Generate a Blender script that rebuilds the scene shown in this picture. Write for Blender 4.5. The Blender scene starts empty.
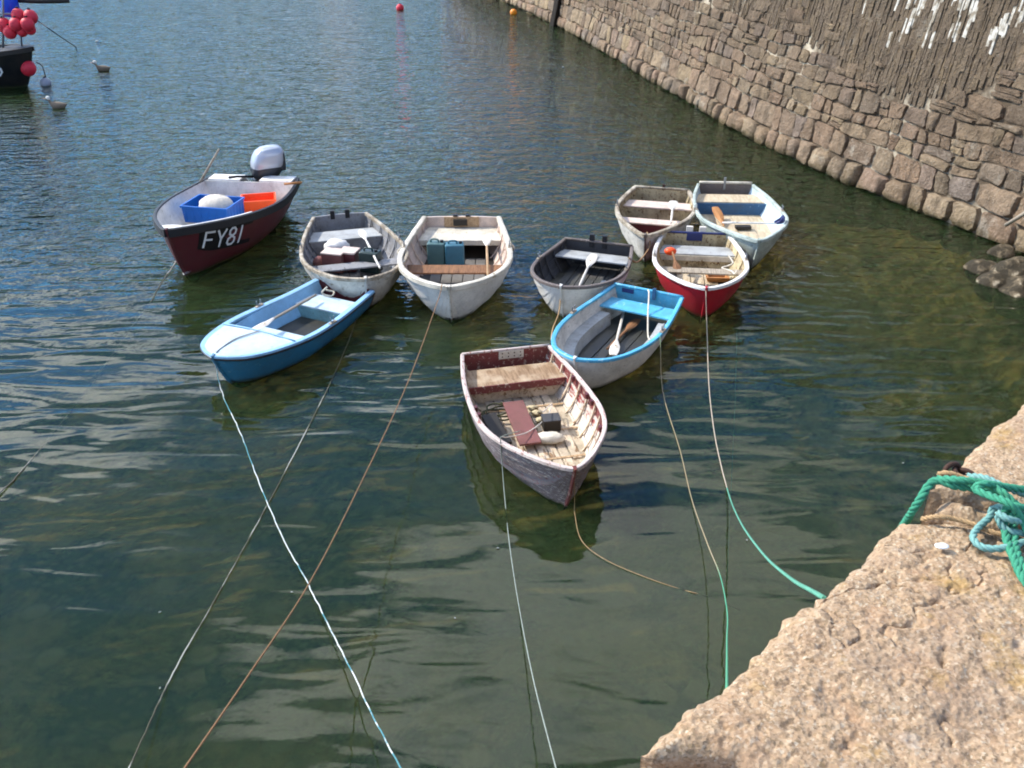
import bpy, bmesh, math, random
import numpy as np
from mathutils import Vector, Matrix

random.seed(7)
rng = np.random.default_rng(11)
S = bpy.context.scene
COL = S.collection
R = math.radians

# ------------------------------------------------------------------ camera
PITCH, FPX, CAMH = 29.0, 930.0, 5.4
cam_d = bpy.data.cameras.new('camera')
cam = bpy.data.objects.new('camera', cam_d); COL.objects.link(cam)
cam.location = (0, 0, CAMH)
cam.rotation_euler = (R(90 - PITCH), 0, 0)
cam_d.sensor_width = 36.0
cam_d.lens = FPX / 1024 * 36.0
cam_d.clip_start = 0.05
cam_d.clip_end = 3000
S.camera = cam

# ------------------------------------------------------------------ light
SUN_DIR = Vector((-0.92, 0.38, 0.0)).normalized()
SUN_EL = R(40)
W = bpy.data.worlds.new('World'); S.world = W; W.use_nodes = True
wt = W.node_tree; wt.nodes.clear()
wo = wt.nodes.new('ShaderNodeOutputWorld'); bg = wt.nodes.new('ShaderNodeBackground')
sky = wt.nodes.new('ShaderNodeTexSky'); sky.sky_type = 'NISHITA'; sky.sun_disc = False
sky.sun_elevation = SUN_EL
sky.sun_rotation = math.atan2(SUN_DIR.x, SUN_DIR.y)
sky.air_density = 1.0; sky.dust_density = 0.4; sky.ozone_density = 3.0
bg.inputs['Strength'].default_value = 0.15
# scattered fair-weather cloud, the same all round the sky
tc = wt.nodes.new('ShaderNodeTexCoord')
mp = wt.nodes.new('ShaderNodeMapping'); mp.inputs['Scale'].default_value = (1.0, 1.0, 2.0); mp.inputs['Location'].default_value = (-7.08, 3.65, 2.74)
nz = wt.nodes.new('ShaderNodeTexNoise'); nz.inputs['Scale'].default_value = 2.2; nz.inputs['Detail'].default_value = 7
nz.inputs['Roughness'].default_value = 0.56
cr = wt.nodes.new('ShaderNodeValToRGB')
cr.color_ramp.elements[0].position = 0.54; cr.color_ramp.elements[1].position = 0.61
mxs = wt.nodes.new('ShaderNodeMix'); mxs.data_type = 'RGBA'
# cloud scatters forward: brighter the closer it stands to the sun
dt = wt.nodes.new('ShaderNodeVectorMath'); dt.operation = 'DOT_PRODUCT'
dt.inputs[1].default_value = (SUN_DIR.x * math.cos(SUN_EL), SUN_DIR.y * math.cos(SUN_EL), math.sin(SUN_EL))
wt.links.new(tc.outputs['Generated'], dt.inputs[0])
fs = wt.nodes.new('ShaderNodeMapRange'); fs.inputs[1].default_value = 0.35; fs.inputs[2].default_value = 1.0
fs.inputs[3].default_value = 1.0; fs.inputs[4].default_value = 2.6
wt.links.new(dt.outputs['Value'], fs.inputs[0])
cc = wt.nodes.new('ShaderNodeVectorMath'); cc.operation = 'SCALE'; cc.inputs[0].default_value = (10.5, 10.9, 11.5)
wt.links.new(fs.outputs[0], cc.inputs['Scale']); wt.links.new(cc.outputs[0], mxs.inputs[7])
wt.links.new(tc.outputs['Generated'], mp.inputs['Vector']); wt.links.new(mp.outputs[0], nz.inputs['Vector'])
wt.links.new(nz.outputs['Fac'], cr.inputs[0]); wt.links.new(cr.outputs[0], mxs.inputs[0])
tn = wt.nodes.new('ShaderNodeVectorMath'); tn.operation = 'MULTIPLY'; tn.inputs[1].default_value = (0.44, 0.94, 1.46)
wt.links.new(sky.outputs[0], tn.inputs[0]); wt.links.new(tn.outputs[0], mxs.inputs[6]); wt.links.new(mxs.outputs[2], bg.inputs['Color'])
wt.links.new(bg.outputs[0], wo.inputs[0])

sd = bpy.data.lights.new('sun', 'SUN'); sd.energy = 5.0; sd.angle = R(0.53); sd.color = (1.0, 0.955, 0.88)
so = bpy.data.objects.new('sun', sd); COL.objects.link(so); so.location = (-20, 12, 30)
sv = Vector((SUN_DIR.x * math.cos(SUN_EL), SUN_DIR.y * math.cos(SUN_EL), math.sin(SUN_EL)))
so.rotation_euler = sv.to_track_quat('Z', 'Y').to_euler()

vs = S.view_settings
vs.view_transform = 'Standard'; vs.look = 'None'; vs.exposure = 0.38; vs.gamma = 1.0; vs.use_curve_mapping = False
S.render.engine = 'CYCLES'
S.cycles.max_bounces = 5; S.cycles.diffuse_bounces = 3; S.cycles.glossy_bounces = 3; S.cycles.transparent_max_bounces = 12; S.cycles.volume_bounces = 0
S.cycles.filter_width = 1.9; S.cycles.use_denoising = True; S.cycles.use_adaptive_sampling = True; S.cycles.adaptive_threshold = 0.03
S.cycles.sample_clamp_indirect = 4.0

# ------------------------------------------------------------------ helpers
def at(px, py, z=0.0):
    """world point seen at a pixel of the photograph, at height z"""
    p = R(PITCH); a = (px - 512) / FPX; b = -(py - 384) / FPX
    d = Vector((a, math.cos(p) + b * math.sin(p), -math.sin(p) + b * math.cos(p)))
    return Vector((0, 0, CAMH)) + d * ((z - CAMH) / d.z)

def project(P):
    p = R(PITCH); v = Vector(P) - Vector((0, 0, CAMH))
    dep = v.y * math.cos(p) - v.z * math.sin(p)
    up = v.y * math.sin(p) + v.z * math.cos(p)
    if dep < 0.1: return (-9999, -9999, dep)
    return (512 + FPX * v.x / dep, 384 - FPX * up / dep, dep)

def lin(c):
    if isinstance(c, str):
        c = [int(c[i:i + 2], 16) / 255 for i in (0, 2, 4)]
    return tuple(x / 12.92 if x <= 0.04045 else ((x + 0.055) / 1.055) ** 2.4 for x in c)

class NT:
    """tiny wrapper to write node trees in a line each"""
    def __init__(s, name):
        s.m = bpy.data.materials.new(name); s.m.use_nodes = True
        s.t = s.m.node_tree; s.t.nodes.clear()
        s.out = s.t.nodes.new('ShaderNodeOutputMaterial')
        s.tc = s.t.nodes.new('ShaderNodeTexCoord')
    def n(s, kind, **kw):
        nd = s.t.nodes.new('ShaderNode' + kind)
        for k, v in kw.items():
            if hasattr(nd, k): setattr(nd, k, v)
        return nd
    def l(s, a, b): s.t.links.new(a, b)
    def mapping(s, scale=(1, 1, 1), src='Object', rot=(0, 0, 0), loc=(0, 0, 0)):
        m = s.n('Mapping'); m.inputs['Scale'].default_value = scale; m.inputs['Rotation'].default_value = rot
        m.inputs['Location'].default_value = loc
        s.l(s.tc.outputs[src], m.inputs['Vector']); return m.outputs[0]
    def noise(s, vec, scale, detail=4, rough=0.55, dist=0.0):
        n = s.n('TexNoise'); n.inputs['Scale'].default_value = scale; n.inputs['Detail'].default_value = detail
        n.inputs['Roughness'].default_value = rough; n.inputs['Distortion'].default_value = dist
        s.l(vec, n.inputs['Vector']); return n.outputs['Fac']
    def vor(s, vec, scale, feature='F1', out='Distance', rnd=1.0):
        n = s.n('TexVoronoi'); n.feature = feature; n.inputs['Scale'].default_value = scale
        n.inputs['Randomness'].default_value = rnd
        s.l(vec, n.inputs['Vector']); return n.outputs[out]
    def ramp(s, fac, stops):
        r = s.n('ValToRGB'); e = r.color_ramp.elements
        while len(e) < len(stops): e.new(0.5)
        for k, (p, c) in enumerate(stops):
            e[k].position = p
            e[k].color = (c, c, c, 1) if isinstance(c, (int, float)) else (*c[:3], 1)
        s.l(fac, r.inputs[0]); return r.outputs[0]
    def mix(s, fac, a, b, blend='MIX'):
        m = s.n('Mix'); m.data_type = 'RGBA'; m.blend_type = blend
        for v, i in ((fac, 0), (a, 6), (b, 7)):
            if hasattr(v, 'is_linked'): s.l(v, m.inputs[i])
            elif i == 0: m.inputs[0].default_value = v
            else: m.inputs[i].default_value = (*v[:3], 1)
        return m.outputs[2]
    def math(s, op, a, b=0.0, clamp=False):
        m = s.n('Math'); m.operation = op; m.use_clamp = clamp
        for i, v in enumerate((a, b)):
            if hasattr(v, 'is_linked'): s.l(v, m.inputs[i])
            else: m.inputs[i].default_value = v
        return m.outputs[0]
    def bump(s, h, strength=0.5, dist=0.01, normal=None):
        b = s.n('Bump'); b.inputs['Strength'].default_value = strength; b.inputs['Distance'].default_value = dist
        s.l(h, b.inputs['Height'])
        if normal is not None: s.l(normal, b.inputs['Normal'])
        return b.outputs[0]
    def bsdf(s, col, rough=0.6, normal=None, spec=0.4, metal=0.0):
        b = s.n('BsdfPrincipled')
        if hasattr(col, 'is_linked'): s.l(col, b.inputs['Base Color'])
        else: b.inputs['Base Color'].default_value = (*col[:3], 1)
        if hasattr(rough, 'is_linked'): s.l(rough, b.inputs['Roughness'])
        else: b.inputs['Roughness'].default_value = rough
        b.inputs['Specular IOR Level'].default_value = spec
        b.inputs['Metallic'].default_value = metal
        if normal is not None: s.l(normal, b.inputs['Normal'])
        s.l(b.outputs[0], s.out.inputs['Surface']); return b

def m_paint(name, base, worn=None, wear=0.3, dirt=0.35, rough=0.5, streak=(3, 9, 9), dirtcol='4a4032', slime=True):
    """old brushed paint: flaked to what lies under it, grimy in blotches"""
    t = NT(name); base = lin(base)
    worn = lin(worn) if worn else tuple(c * 0.6 for c in base)
    v = t.mapping(); vst = t.mapping(scale=streak)
    c = t.mix(t.ramp(t.noise(v, 5.0, 3), [(0.3, 0.0), (0.75, 1.0)]), tuple(x * 0.86 for x in base), base)
    th = 0.72 - 0.34 * wear
    flake = t.ramp(t.noise(vst, 2.2, 8, 0.68), [(th - 0.02, 0.0), (th + 0.03, 1.0)])
    if wear > 0: c = t.mix(flake, c, worn)
    grime = t.ramp(t.noise(v, 3.1, 6, 0.7), [(0.42, 0.0), (0.80, dirt * 1.5)])
    c = t.mix(grime, c, lin(dirtcol))
    grime2 = t.ramp(t.noise(v, 38.0, 3, 0.6), [(0.55, 0.0), (0.75, dirt * 0.7)])
    c = t.mix(grime2, c, lin(dirtcol))
    if slime:      # weed along the waterline
        ge = t.n('NewGeometry'); sp = t.n('SeparateXYZ'); t.l(ge.outputs['Position'], sp.inputs[0])
        zz = t.math('ADD', sp.outputs[2], t.math('MULTIPLY', t.math('SUBTRACT', t.noise(v, 7.0, 4, 0.7), 0.5), 0.10))
        c = t.mix(t.ramp(zz, [(0.0, 0.85), (0.075, 0.0)]), c, lin('3a3d22'))
    h = t.math('SUBTRACT', t.noise(vst, 9.0, 5, 0.6), flake if wear > 0 else 0.0)
    rr = t.ramp(grime, [(0.0, rough), (1.0, min(1.0, rough + 0.3))])
    t.bsdf(c, rr, t.bump(h, 0.4, 0.004))
    return t.m

def m_wood(name, a, b, scale=(2, 22, 22), rough=0.75, bleach=None):
    t = NT(name)
    g = t.noise(t.mapping(scale=scale), 2.0, 6, 0.65, 0.6)
    c = t.mix(t.ramp(g, [(0.32, 0.0), (0.68, 1.0)]), lin(a), lin(b))
    if bleach: c = t.mix(t.ramp(t.noise(t.mapping(), 4.0, 5), [(0.45, 0.0), (0.65, 0.8)]), c, lin(bleach))
    t.bsdf(c, rough, t.bump(g, 0.5, 0.004), 0.25)
    return t.m

def m_plain(name, col, rough=0.5, var=0.2, scale=14.0, metal=0.0, bump=0.15, spec=0.4):
    t = NT(name); col = lin(col)
    n = t.noise(t.mapping(), scale, 4, 0.6)
    c = t.mix(t.ramp(n, [(0.3, 0.0), (0.7, 1.0)]), tuple(x * (1 - var) for x in col), col)
    t.bsdf(c, rough, t.bump(n, bump, 0.004), spec, metal)
    return t.m

class MB:
    """collects geometry for ONE mesh object"""
    def __init__(s): s.v = []; s.f = []; s.mi = []; s.cur = 0
    def add(s, vs, fs):
        o = len(s.v); s.v.extend([tuple(p) for p in vs])
        for f in fs: s.f.append(tuple(i + o for i in f)); s.mi.append(s.cur)
    def box(s, c, d, rot=None):
        c = Vector(c); h = Vector(d) / 2
        P = [Vector((x * h.x, y * h.y, z * h.z)) for z in (-1, 1) for y in (-1, 1) for x in (-1, 1)]
        if rot is not None: P = [rot @ p for p in P]
        s.add([c + p for p in P], [(0, 2, 3, 1), (4, 5, 7, 6), (0, 1, 5, 4), (2, 6, 7, 3), (0, 4, 6, 2), (1, 3, 7, 5)])
    def grid(s, rows, close_u=False, close_v=False, flip=False):
        n = len(rows); m = len(rows[0]); vs_ = [p for r in rows for p in r]; fs = []
        for i in range(n if close_u else n - 1):
            for j in range(m if close_v else m - 1):
                a = i * m + j; b = i * m + (j + 1) % m; c = ((i + 1) % n) * m + (j + 1) % m; d = ((i + 1) % n) * m + j
                fs.append((a, d, c, b) if flip else (a, b, c, d))
        s.add(vs_, fs)
    def tube(s, pts, r, k=8, cap=True):
        pts = [Vector(p) for p in pts]; n = len(pts)
        rr = r if isinstance(r, (list, tuple)) else [r] * n
        rows = []; up = None
        for i in range(n):
            d = (pts[min(i + 1, n - 1)] - pts[max(i - 1, 0)])
            if d.length < 1e-9: d = Vector((0, 0, 1))
            d.normalize()
            if up is None:
                up = Vector((0, 0, 1)) if abs(d.z) < 0.9 else Vector((1, 0, 0))
            a = d.cross(up)
            if a.length < 1e-6: a = d.orthogonal()
            a.normalize(); b = d.cross(a); up = -b if (-b).dot(up) > 0 else b
            rows.append([pts[i] + (a * math.cos(2 * math.pi * j / k) + b * math.sin(2 * math.pi * j / k)) * rr[i] for j in range(k)])
        o = len(s.v); s.grid(rows, close_v=True)
        if cap:
            s.add([], []); s.f.append(tuple(o + j for j in range(k))); s.mi.append(s.cur)
            e = o + (n - 1) * k; s.f.append(tuple(e + j for j in reversed(range(k)))); s.mi.append(s.cur)
    def ball(s, c, rx, ry=None, rz=None, nu=10, nv=16, noise=0.0):
        c = Vector(c); ry = ry or rx; rz = rz or rx; rows = []
        for i in range(nu + 1):
            th = math.pi * i / nu
            rows.append([c + Vector((rx * math.sin(th) * math.cos(2 * math.pi * j / nv), ry * math.sin(th) * math.sin(2 * math.pi * j / nv), rz * math.cos(th))) * (1 + random.uniform(-noise, noise) * (0 < i < nu)) for j in range(nv)])
        s.grid(rows, close_v=True, flip=True)
    def build(s, name, mats, parent=None, bevel=0.0, smooth=False, seg=2, auto=None):
        me = bpy.data.meshes.new(name)
        me.from_pydata([tuple(p) for p in s.v], [], s.f)
        for m in (mats if isinstance(mats, (list, tuple)) else [mats]): me.materials.append(m)
        if any(s.mi): me.polygons.foreach_set('material_index', s.mi)
        if bevel > 0 or True:
            bm = bmesh.new(); bm.from_mesh(me)
            bmesh.ops.remove_doubles(bm, verts=bm.verts, dist=1e-5)
            bmesh.ops.recalc_face_normals(bm, faces=bm.faces)
            if bevel > 0:
                es = [e for e in bm.edges if len(e.link_faces) == 2 and e.calc_face_angle(0) > 0.5]
                bmesh.ops.bevel(bm, geom=es, offset=bevel, segments=seg, affect='EDGES', profile=0.6)
            bm.to_mesh(me); bm.free()
        if smooth:
            me.polygons.foreach_set('use_smooth', [True] * len(me.polygons))
            if auto is not None:
                me.set_sharp_from_angle(angle=R(auto))
        o = bpy.data.objects.new(name, me); COL.objects.link(o)
        if parent is not None: o.parent = parent
        return o

def tag(o, label=None, cat=None, group=None, kind=None):
    if label: o['label'] = label
    if cat: o['category'] = cat
    if group: o['group'] = group
    if kind: o['kind'] = kind
    return o

def empty(name, loc=(0, 0, 0), rz=0.0, label=None, cat=None, group=None):
    o = bpy.data.objects.new(name, None); COL.objects.link(o)
    o.location = loc; o.rotation_euler = (0, 0, rz); o.empty_display_size = 0.2
    return tag(o, label, cat, group)

def spline(pts, n=8):
    """Catmull-Rom through points"""
    P = [Vector(p) for p in pts]; P = [P[0] * 2 - P[1]] + P + [P[-1] * 2 - P[-2]]
    out = []
    for i in range(1, len(P) - 2):
        a, b, c, d = P[i - 1:i + 3]
        for k in range(n):
            u = k / n
            out.append(0.5 * ((2 * b) + (c - a) * u + (2 * a - 5 * b + 4 * c - d) * u * u + (3 * b - a - 3 * c + d) * u ** 3))
    out.append(P[-2]); return out

# lattice value noise for meshes
_T = rng.random((256, 256))
def vnoise(x, y):
    x = np.asarray(x, float); y = np.asarray(y, float)
    xi = np.floor(x).astype(int); yi = np.floor(y).astype(int); fx = x - xi; fy = y - yi
    fx = fx * fx * (3 - 2 * fx); fy = fy * fy * (3 - 2 * fy)
    g = lambda a, b: _T[a % 256, b % 256]
    return (g(xi, yi) * (1 - fx) + g(xi + 1, yi) * fx) * (1 - fy) + (g(xi, yi + 1) * (1 - fx) + g(xi + 1, yi + 1) * fx) * fy
def fbm(x, y, o=4):
    s = 0; a = 1; n = 0
    for k in range(o):
        s = s + a * vnoise(x * 2 ** k + 17 * k, y * 2 ** k + 31 * k); n += a; a *= 0.5
    return s / n

# ------------------------------------------------------------------ water and sea bed
def m_water():
    t = NT('harbour_water')
    v = t.tc.outputs['Object']
    # wind: calm under the quay, ruffled farther out
    sep = t.n('SeparateXYZ'); t.l(v, sep.inputs[0])
    wind = t.n('MapRange'); wind.interpolation_type = 'SMOOTHSTEP'
    wind.inputs[1].default_value = 8.8; wind.inputs[2].default_value = 17.0
    wind.inputs[3].default_value = 0.02; wind.inputs[4].default_value = 1.0
    yy = t.math('ADD', sep.outputs[1], t.math('MULTIPLY', t.math('SUBTRACT', t.noise(t.mapping(scale=(0.25, 0.4, 1)), 1.0, 2), 0.5), 7.0))
    t.l(yy, wind.inputs[0])
    wv = wind.outputs[0]
    lap = t.n('MapRange'); lap.interpolation_type = 'SMOOTHSTEP'; lap.inputs[1].default_value = 6.3; lap.inputs[2].default_value = 12.0
    t.l(yy, lap.inputs[0]); wv2 = lap.outputs[0]
    rip = t.noise(t.mapping(scale=(0.85, 3.1, 1), rot=(0, 0, R(4))), 1.0, 1.2, 0.4, 0.7)
    swl = t.noise(t.mapping(scale=(0.35, 0.8, 1), rot=(0, 0, R(-12))), 1.0, 1, 0.4)
    chop = t.noise(t.mapping(scale=(3.0, 3.9, 1), rot=(0, 0, R(14))), 1.0, 3, 0.58, 0.4)
    fine = t.noise(t.mapping(scale=(6, 9, 1)), 1.0, 1, 0.5)
    h = t.math('MULTIPLY', rip, t.math('ADD', t.math('MULTIPLY', wv2, 0.048), 0.012))
    h = t.math('ADD', h, t.math('MULTIPLY', swl, 0.07))
    h = t.math('ADD', h, t.math('MULTIPLY', t.math('MULTIPLY', chop, wv), 0.080))
    h = t.math('ADD', h, t.math('MULTIPLY', t.math('MULTIPLY', fine, wv), 0.012))
    bump = t.bump(h, 1.0, 1.0)
    fr = t.n('Fresnel'); fr.inputs['IOR'].default_value = 1.333; t.l(bump, fr.inputs['Normal'])
    gl = t.n('BsdfGlossy'); gl.inputs['Roughness'].default_value = 0.008; t.l(bump, gl.inputs['Normal'])
    tr = t.n('BsdfTransparent'); tr.inputs['Color'].default_value = (0.74, 0.73, 0.48, 1)
    # silt in the water scatters light sideways
    df = t.n('SubsurfaceScattering'); df.falloff = 'BURLEY'; df.inputs['Color'].default_value = (0.0185, 0.0350, 0.0130, 1)
    df.inputs['Scale'].default_value = 1.0; df.inputs['Radius'].default_value = (0.7, 0.9, 0.7)
    m1 = t.n('MixShader'); m1.inputs[0].default_value = 0.56
    t.l(tr.outputs[0], m1.inputs[1]); t.l(df.outputs[0], m1.inputs[2])
    m2 = t.n('MixShader'); t.l(fr.outputs[0], m2.inputs[0]); t.l(m1.outputs[0], m2.inputs[1]); t.l(gl.outputs[0], m2.inputs[2])
    t.l(m2.outputs[0], t.out.inputs['Surface'])
    return t.m

MW = m_water()
mb = MB(); mb.box((0, 250, -4.0), (700, 700, 8.0))
tag(mb.build('harbour_water', MW), kind='structure')

def m_seabed():
    t = NT('seabed')
    v = t.mapping()
    a = t.mix(t.ramp(t.noise(v, 0.9, 6, 0.65), [(0.35, 0.0), (0.65, 1.0)]), lin('6f6344'), lin('c0aa7e'))
    weed = t.ramp(t.noise(v, 0.7, 6, 0.65, 0.4), [(0.48, 0.0), (0.58, 0.9)])
    a = t.mix(weed, a, lin('2d2c1b'))
    peb = t.vor(v, 7.0)
    a = t.mix(t.ramp(peb, [(0.15, 0.5), (0.5, 0.0)]), a, lin('8a7f66'))
    bw = t.n('RGBToBW'); t.l(t.vor(v, 2.6, out='Color'), bw.inputs[0])
    a = t.mix(t.math('MULTIPLY', t.ramp(t.vor(v, 2.6), [(0.28, 0.9), (0.46, 0.0)]), t.ramp(bw.outputs[0], [(0.5, 0.0), (0.6, 1.0)])), a, lin('a99f86'))
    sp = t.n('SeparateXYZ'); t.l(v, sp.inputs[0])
    a = t.mix(t.ramp(t.math('ADD', sp.outputs[2], 3.0), [(0.6, 0.85), (1.75, 0.0)]), a, lin('2c3826'))  # deeper bed painted darker, standing in for light lost in the water
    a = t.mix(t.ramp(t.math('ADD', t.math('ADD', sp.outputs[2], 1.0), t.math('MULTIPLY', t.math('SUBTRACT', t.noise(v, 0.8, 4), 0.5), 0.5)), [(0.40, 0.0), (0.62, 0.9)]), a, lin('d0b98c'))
    t.bsdf(a, 0.9, t.bump(t.noise(v, 5, 5), 0.6, 0.05), 0.1)
    return t.m
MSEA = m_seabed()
# ground sheet to the horizon, a finer sheet with relief near the quay
xs = np.concatenate([[-340, -120, -50], np.linspace(-14, 14, 113), [50, 120, 340]])
ys = np.concatenate([[-90, -30, -8], np.linspace(-2, 26, 113), [45, 90, 200, 590]])
X, Y = np.meshgrid(xs, ys)
depth = 0.95 + 0.085 * np.clip(Y - 2, 0, 30) + 0.05 * np.clip(-X, 0, 20)
# a bank of sand and stones under the foot of the old wall, rising to the corner at the right
wallx = np.interp(Y, [9, 14.4, 20, 29.6], [10.5, 8.0, 5.8, 3.9])
dw = np.clip(wallx - X, -1, 30)
bank = np.clip(1.0 - dw / 5.0, 0, 1) * np.clip((24 - Y) / 8, 0, 1)
depth = depth * (1 - bank) + 0.28 * bank
Z = -depth + 0.22 * (fbm(X * 0.8 + 9, Y * 0.8 + 4, 4) - 0.5) * np.clip(depth, 0.3, 1.5)
Z = np.minimum(Z, -0.05); Z = np.maximum(Z, -3.6)
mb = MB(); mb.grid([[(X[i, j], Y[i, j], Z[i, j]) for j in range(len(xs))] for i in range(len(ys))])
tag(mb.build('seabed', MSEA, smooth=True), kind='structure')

# unseen wooded ridge, added above the frame to darken the sky mirrored far out
t = NT('added_headland'); v = t.mapping()
c_ = t.mix(t.ramp(t.noise(v, 0.12, 6, 0.65), [(0.4, 0.0), (0.6, 1.0)]), lin('33422a'), lin('5b6142'))
c_ = t.mix(t.ramp(t.noise(v, 0.05, 4, 0.6), [(0.58, 0.0), (0.64, 0.8)]), c_, lin('7a6f5e'))
t.bsdf(c_, 0.95, t.bump(t.noise(v, 0.4, 5), 1.0, 2.0), 0.1)
mb = MB(); rows = []
for a_ in np.linspace(-100, 62, 82):
    r_ = []
    for k, f in enumerate(np.linspace(0, 1, 11)):
        d_ = 170 + 90 * f + 18 * float(vnoise(a_ * 0.11 + 3, 2.0)); z_ = -2 + (5 + 7 * float(fbm(a_ * 0.07 + 9, 5.0, 3))) * math.sin(f * math.pi / 2) ** 0.8 + 5 * (float(fbm(a_ * 0.5, f * 6 + 3, 3)) - 0.5)
        r_.append((d_ * math.sin(R(a_)), d_ * math.cos(R(a_)), z_))
    rows.append(r_)
mb.grid(rows); tag(mb.build('added_headland', t.m, smooth=True), kind='structure')

# ------------------------------------------------------------------ old harbour wall
WP = spline([(12.2, 4.5, 0), (10.3, 9.4, 0), (8.0, 14.5, 0), (5.85, 20.0, 0), (4.15, 27.5, 0), (1.95, 38.0, 0), (-0.6, 47.0, 0), (-4.2, 60, 0)], 10)
_cum = [0.0]
for a_, b_ in zip(WP, WP[1:]): _cum.append(_cum[-1] + (b_ - a_).length)
WLEN = _cum[-1]
BAT = R(11); WTOP = 4.5
def wall_pt(u, v, out=0.0):
    u = min(max(u, 0.0), WLEN - 1e-4)
    k = int(np.searchsorted(_cum, u, side='right')) - 1; k = min(max(k, 0), len(WP) - 2)
    f = (u - _cum[k]) / (_cum[k + 1] - _cum[k]); p = WP[k].lerp(WP[k + 1], f)
    d0 = (WP[min(k + 1, len(WP) - 1)] - WP[max(k, 0)]).normalized()
    d1 = (WP[min(k + 2, len(WP) - 1)] - WP[min(k + 1, len(WP) - 2)]).normalized()
    dv = d0.lerp(d1, f).normalized()
    n = Vector((-dv.y, dv.x, 0))              # towards the water (left of travel)
    up = Vector((0, 0, math.cos(BAT))) - n * math.sin(BAT)
    nn = n * math.cos(BAT) + Vector((0, 0, math.sin(BAT)))
    return p + up * v + nn * out

def m_stone(name, cols, rnd='object', bands=True):
    t = NT(name)
    v = t.mapping(src='Object')
    if rnd == 'object':
        oi = t.n('ObjectInfo'); r = oi.outputs['Random']
    else:
        ge = t.n('NewGeometry'); r = ge.outputs['Random Per Island']
    stops = [(k / (len(cols) - 1), lin(c)) for k, c in enumerate(cols)]
    c = t.ramp(r, stops)
    n1 = t.noise(v, 4.0, 8, 0.68); n2 = t.noise(v, 22.0, 6, 0.65)
    c = t.mix(t.ramp(n1, [(0.35, 0.55), (0.62, 0.0)]), c, lin('57483a'))
    c = t.mix(t.ramp(n2, [(0.50, 0.0), (0.70, 0.35)]), c, lin('b9ab95'))
    lich = t.ramp(t.noise(v, 1.3, 6, 0.7), [(0.60, 0.0), (0.68, 0.45)])
    c = t.mix(lich, c, lin('c2b9a4'))
    if bands:     # dark tidal weed at the foot
        ge2 = t.n('NewGeometry'); sp = t.n('SeparateXYZ'); t.l(ge2.outputs['Position'], sp.inputs[0])
        zz = t.math('ADD', sp.outputs[2], t.math('MULTIPLY', t.math('SUBTRACT', n1, 0.5), 0.35))
        wet = t.ramp(zz, [(0.02, 1.0), (0.16, 0.0)])
        c = t.mix(t.math('MULTIPLY', wet, 0.8), c, lin('4b4224'))
    ge3 = t.n('NewGeometry'); sp3 = t.n('SeparateXYZ'); t.l(ge3.outputs['Position'], sp3.inputs[0])
    brown = t.ramp(t.math('ADD', t.math('MULTIPLY', sp3.outputs[2], 0.2), t.math('MULTIPLY', t.noise(v, 0.7, 5, 0.65), 0.5)), [(0.38, 0.0), (0.62, 0.55)])
    c = t.mix(brown, c, lin('6c5c4a'))
    stain = t.ramp(t.noise(t.mapping(scale=(2.2, 2.2, 0.35)), 1.4, 5, 0.7), [(0.50, 0.0), (0.66, 0.6)])
    c = t.mix(stain, c, lin('4a3f33'))
    hh = t.math('ADD', t.math('MULTIPLY', n1, 1.0), t.math('MULTIPLY', n2, 0.35))
    t.bsdf(c, 0.9, t.bump(hh, 1.0, 0.13), 0.15)
    return t.m
ST_COLS = ['806a54', '9d866c', '8a7059', 'a89274', '927b60', '9c8066', '7b6b59', 'ac9470', '86776a', 'a0836a']
M_STONE = m_stone('wall_stone', ST_COLS)
M_STONE_I = m_stone('wall_stone_run', ST_COLS, 'island')
M_SLATE = m_stone('wall_slate', ['6f6150', '7d6d58', '756650', '84735d', '6a5c4a', '8c7757', '5d5246', '786855'], 'island', bands=False)
t = NT('wall_mortar')
vv = t.mapping()
c_ = t.mix(t.ramp(t.noise(vv, 0.9, 5, 0.65), [(0.50, 0.0), (0.66, 1.0)]), lin('594c3d'), lin('b3a58d'))
t.bsdf(c_, 0.95, t.bump(t.noise(vv, 18, 5), 0.8, 0.03), 0.1); M_MORTAR = t.m
t = NT('white_lichen')
c_ = t.mix(t.ramp(t.noise(t.mapping(), 9, 5), [(0.4, 0.0), (0.6, 1.0)]), lin('857a68'), lin('c2bbac'))
t.bsdf(c_, 0.9, t.bump(t.noise(t.mapping(), 30, 5), 0.7, 0.01), 0.1); M_WHITE_L = t.m

wall = empty('harbour_wall', wall_pt(12, 0), 0, 'old sloping rubble stone harbour wall rising from the water at the right', 'wall')
def wchild(o): o.parent = wall; o.matrix_parent_inverse = wall_mi; return o
bpy.context.view_layer.update(); wall_mi = Matrix.Translation(-Vector(wall.location))
# core
us = np.linspace(0, WLEN, 90); mb = MB()
rows = []
for u in us:
    rows.append([wall_pt(u, -3.0, -0.045), wall_pt(u, 0.0, -0.045), wall_pt(u, 0.6, -0.03), wall_pt(u, 2.0, -0.022), wall_pt(u, WTOP, -0.022), wall_pt(u, WTOP, -3.5), wall_pt(u, WTOP - 1.5, -9)])
mb.grid(rows)
wchild(mb.build('core', M_MORTAR))

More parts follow.
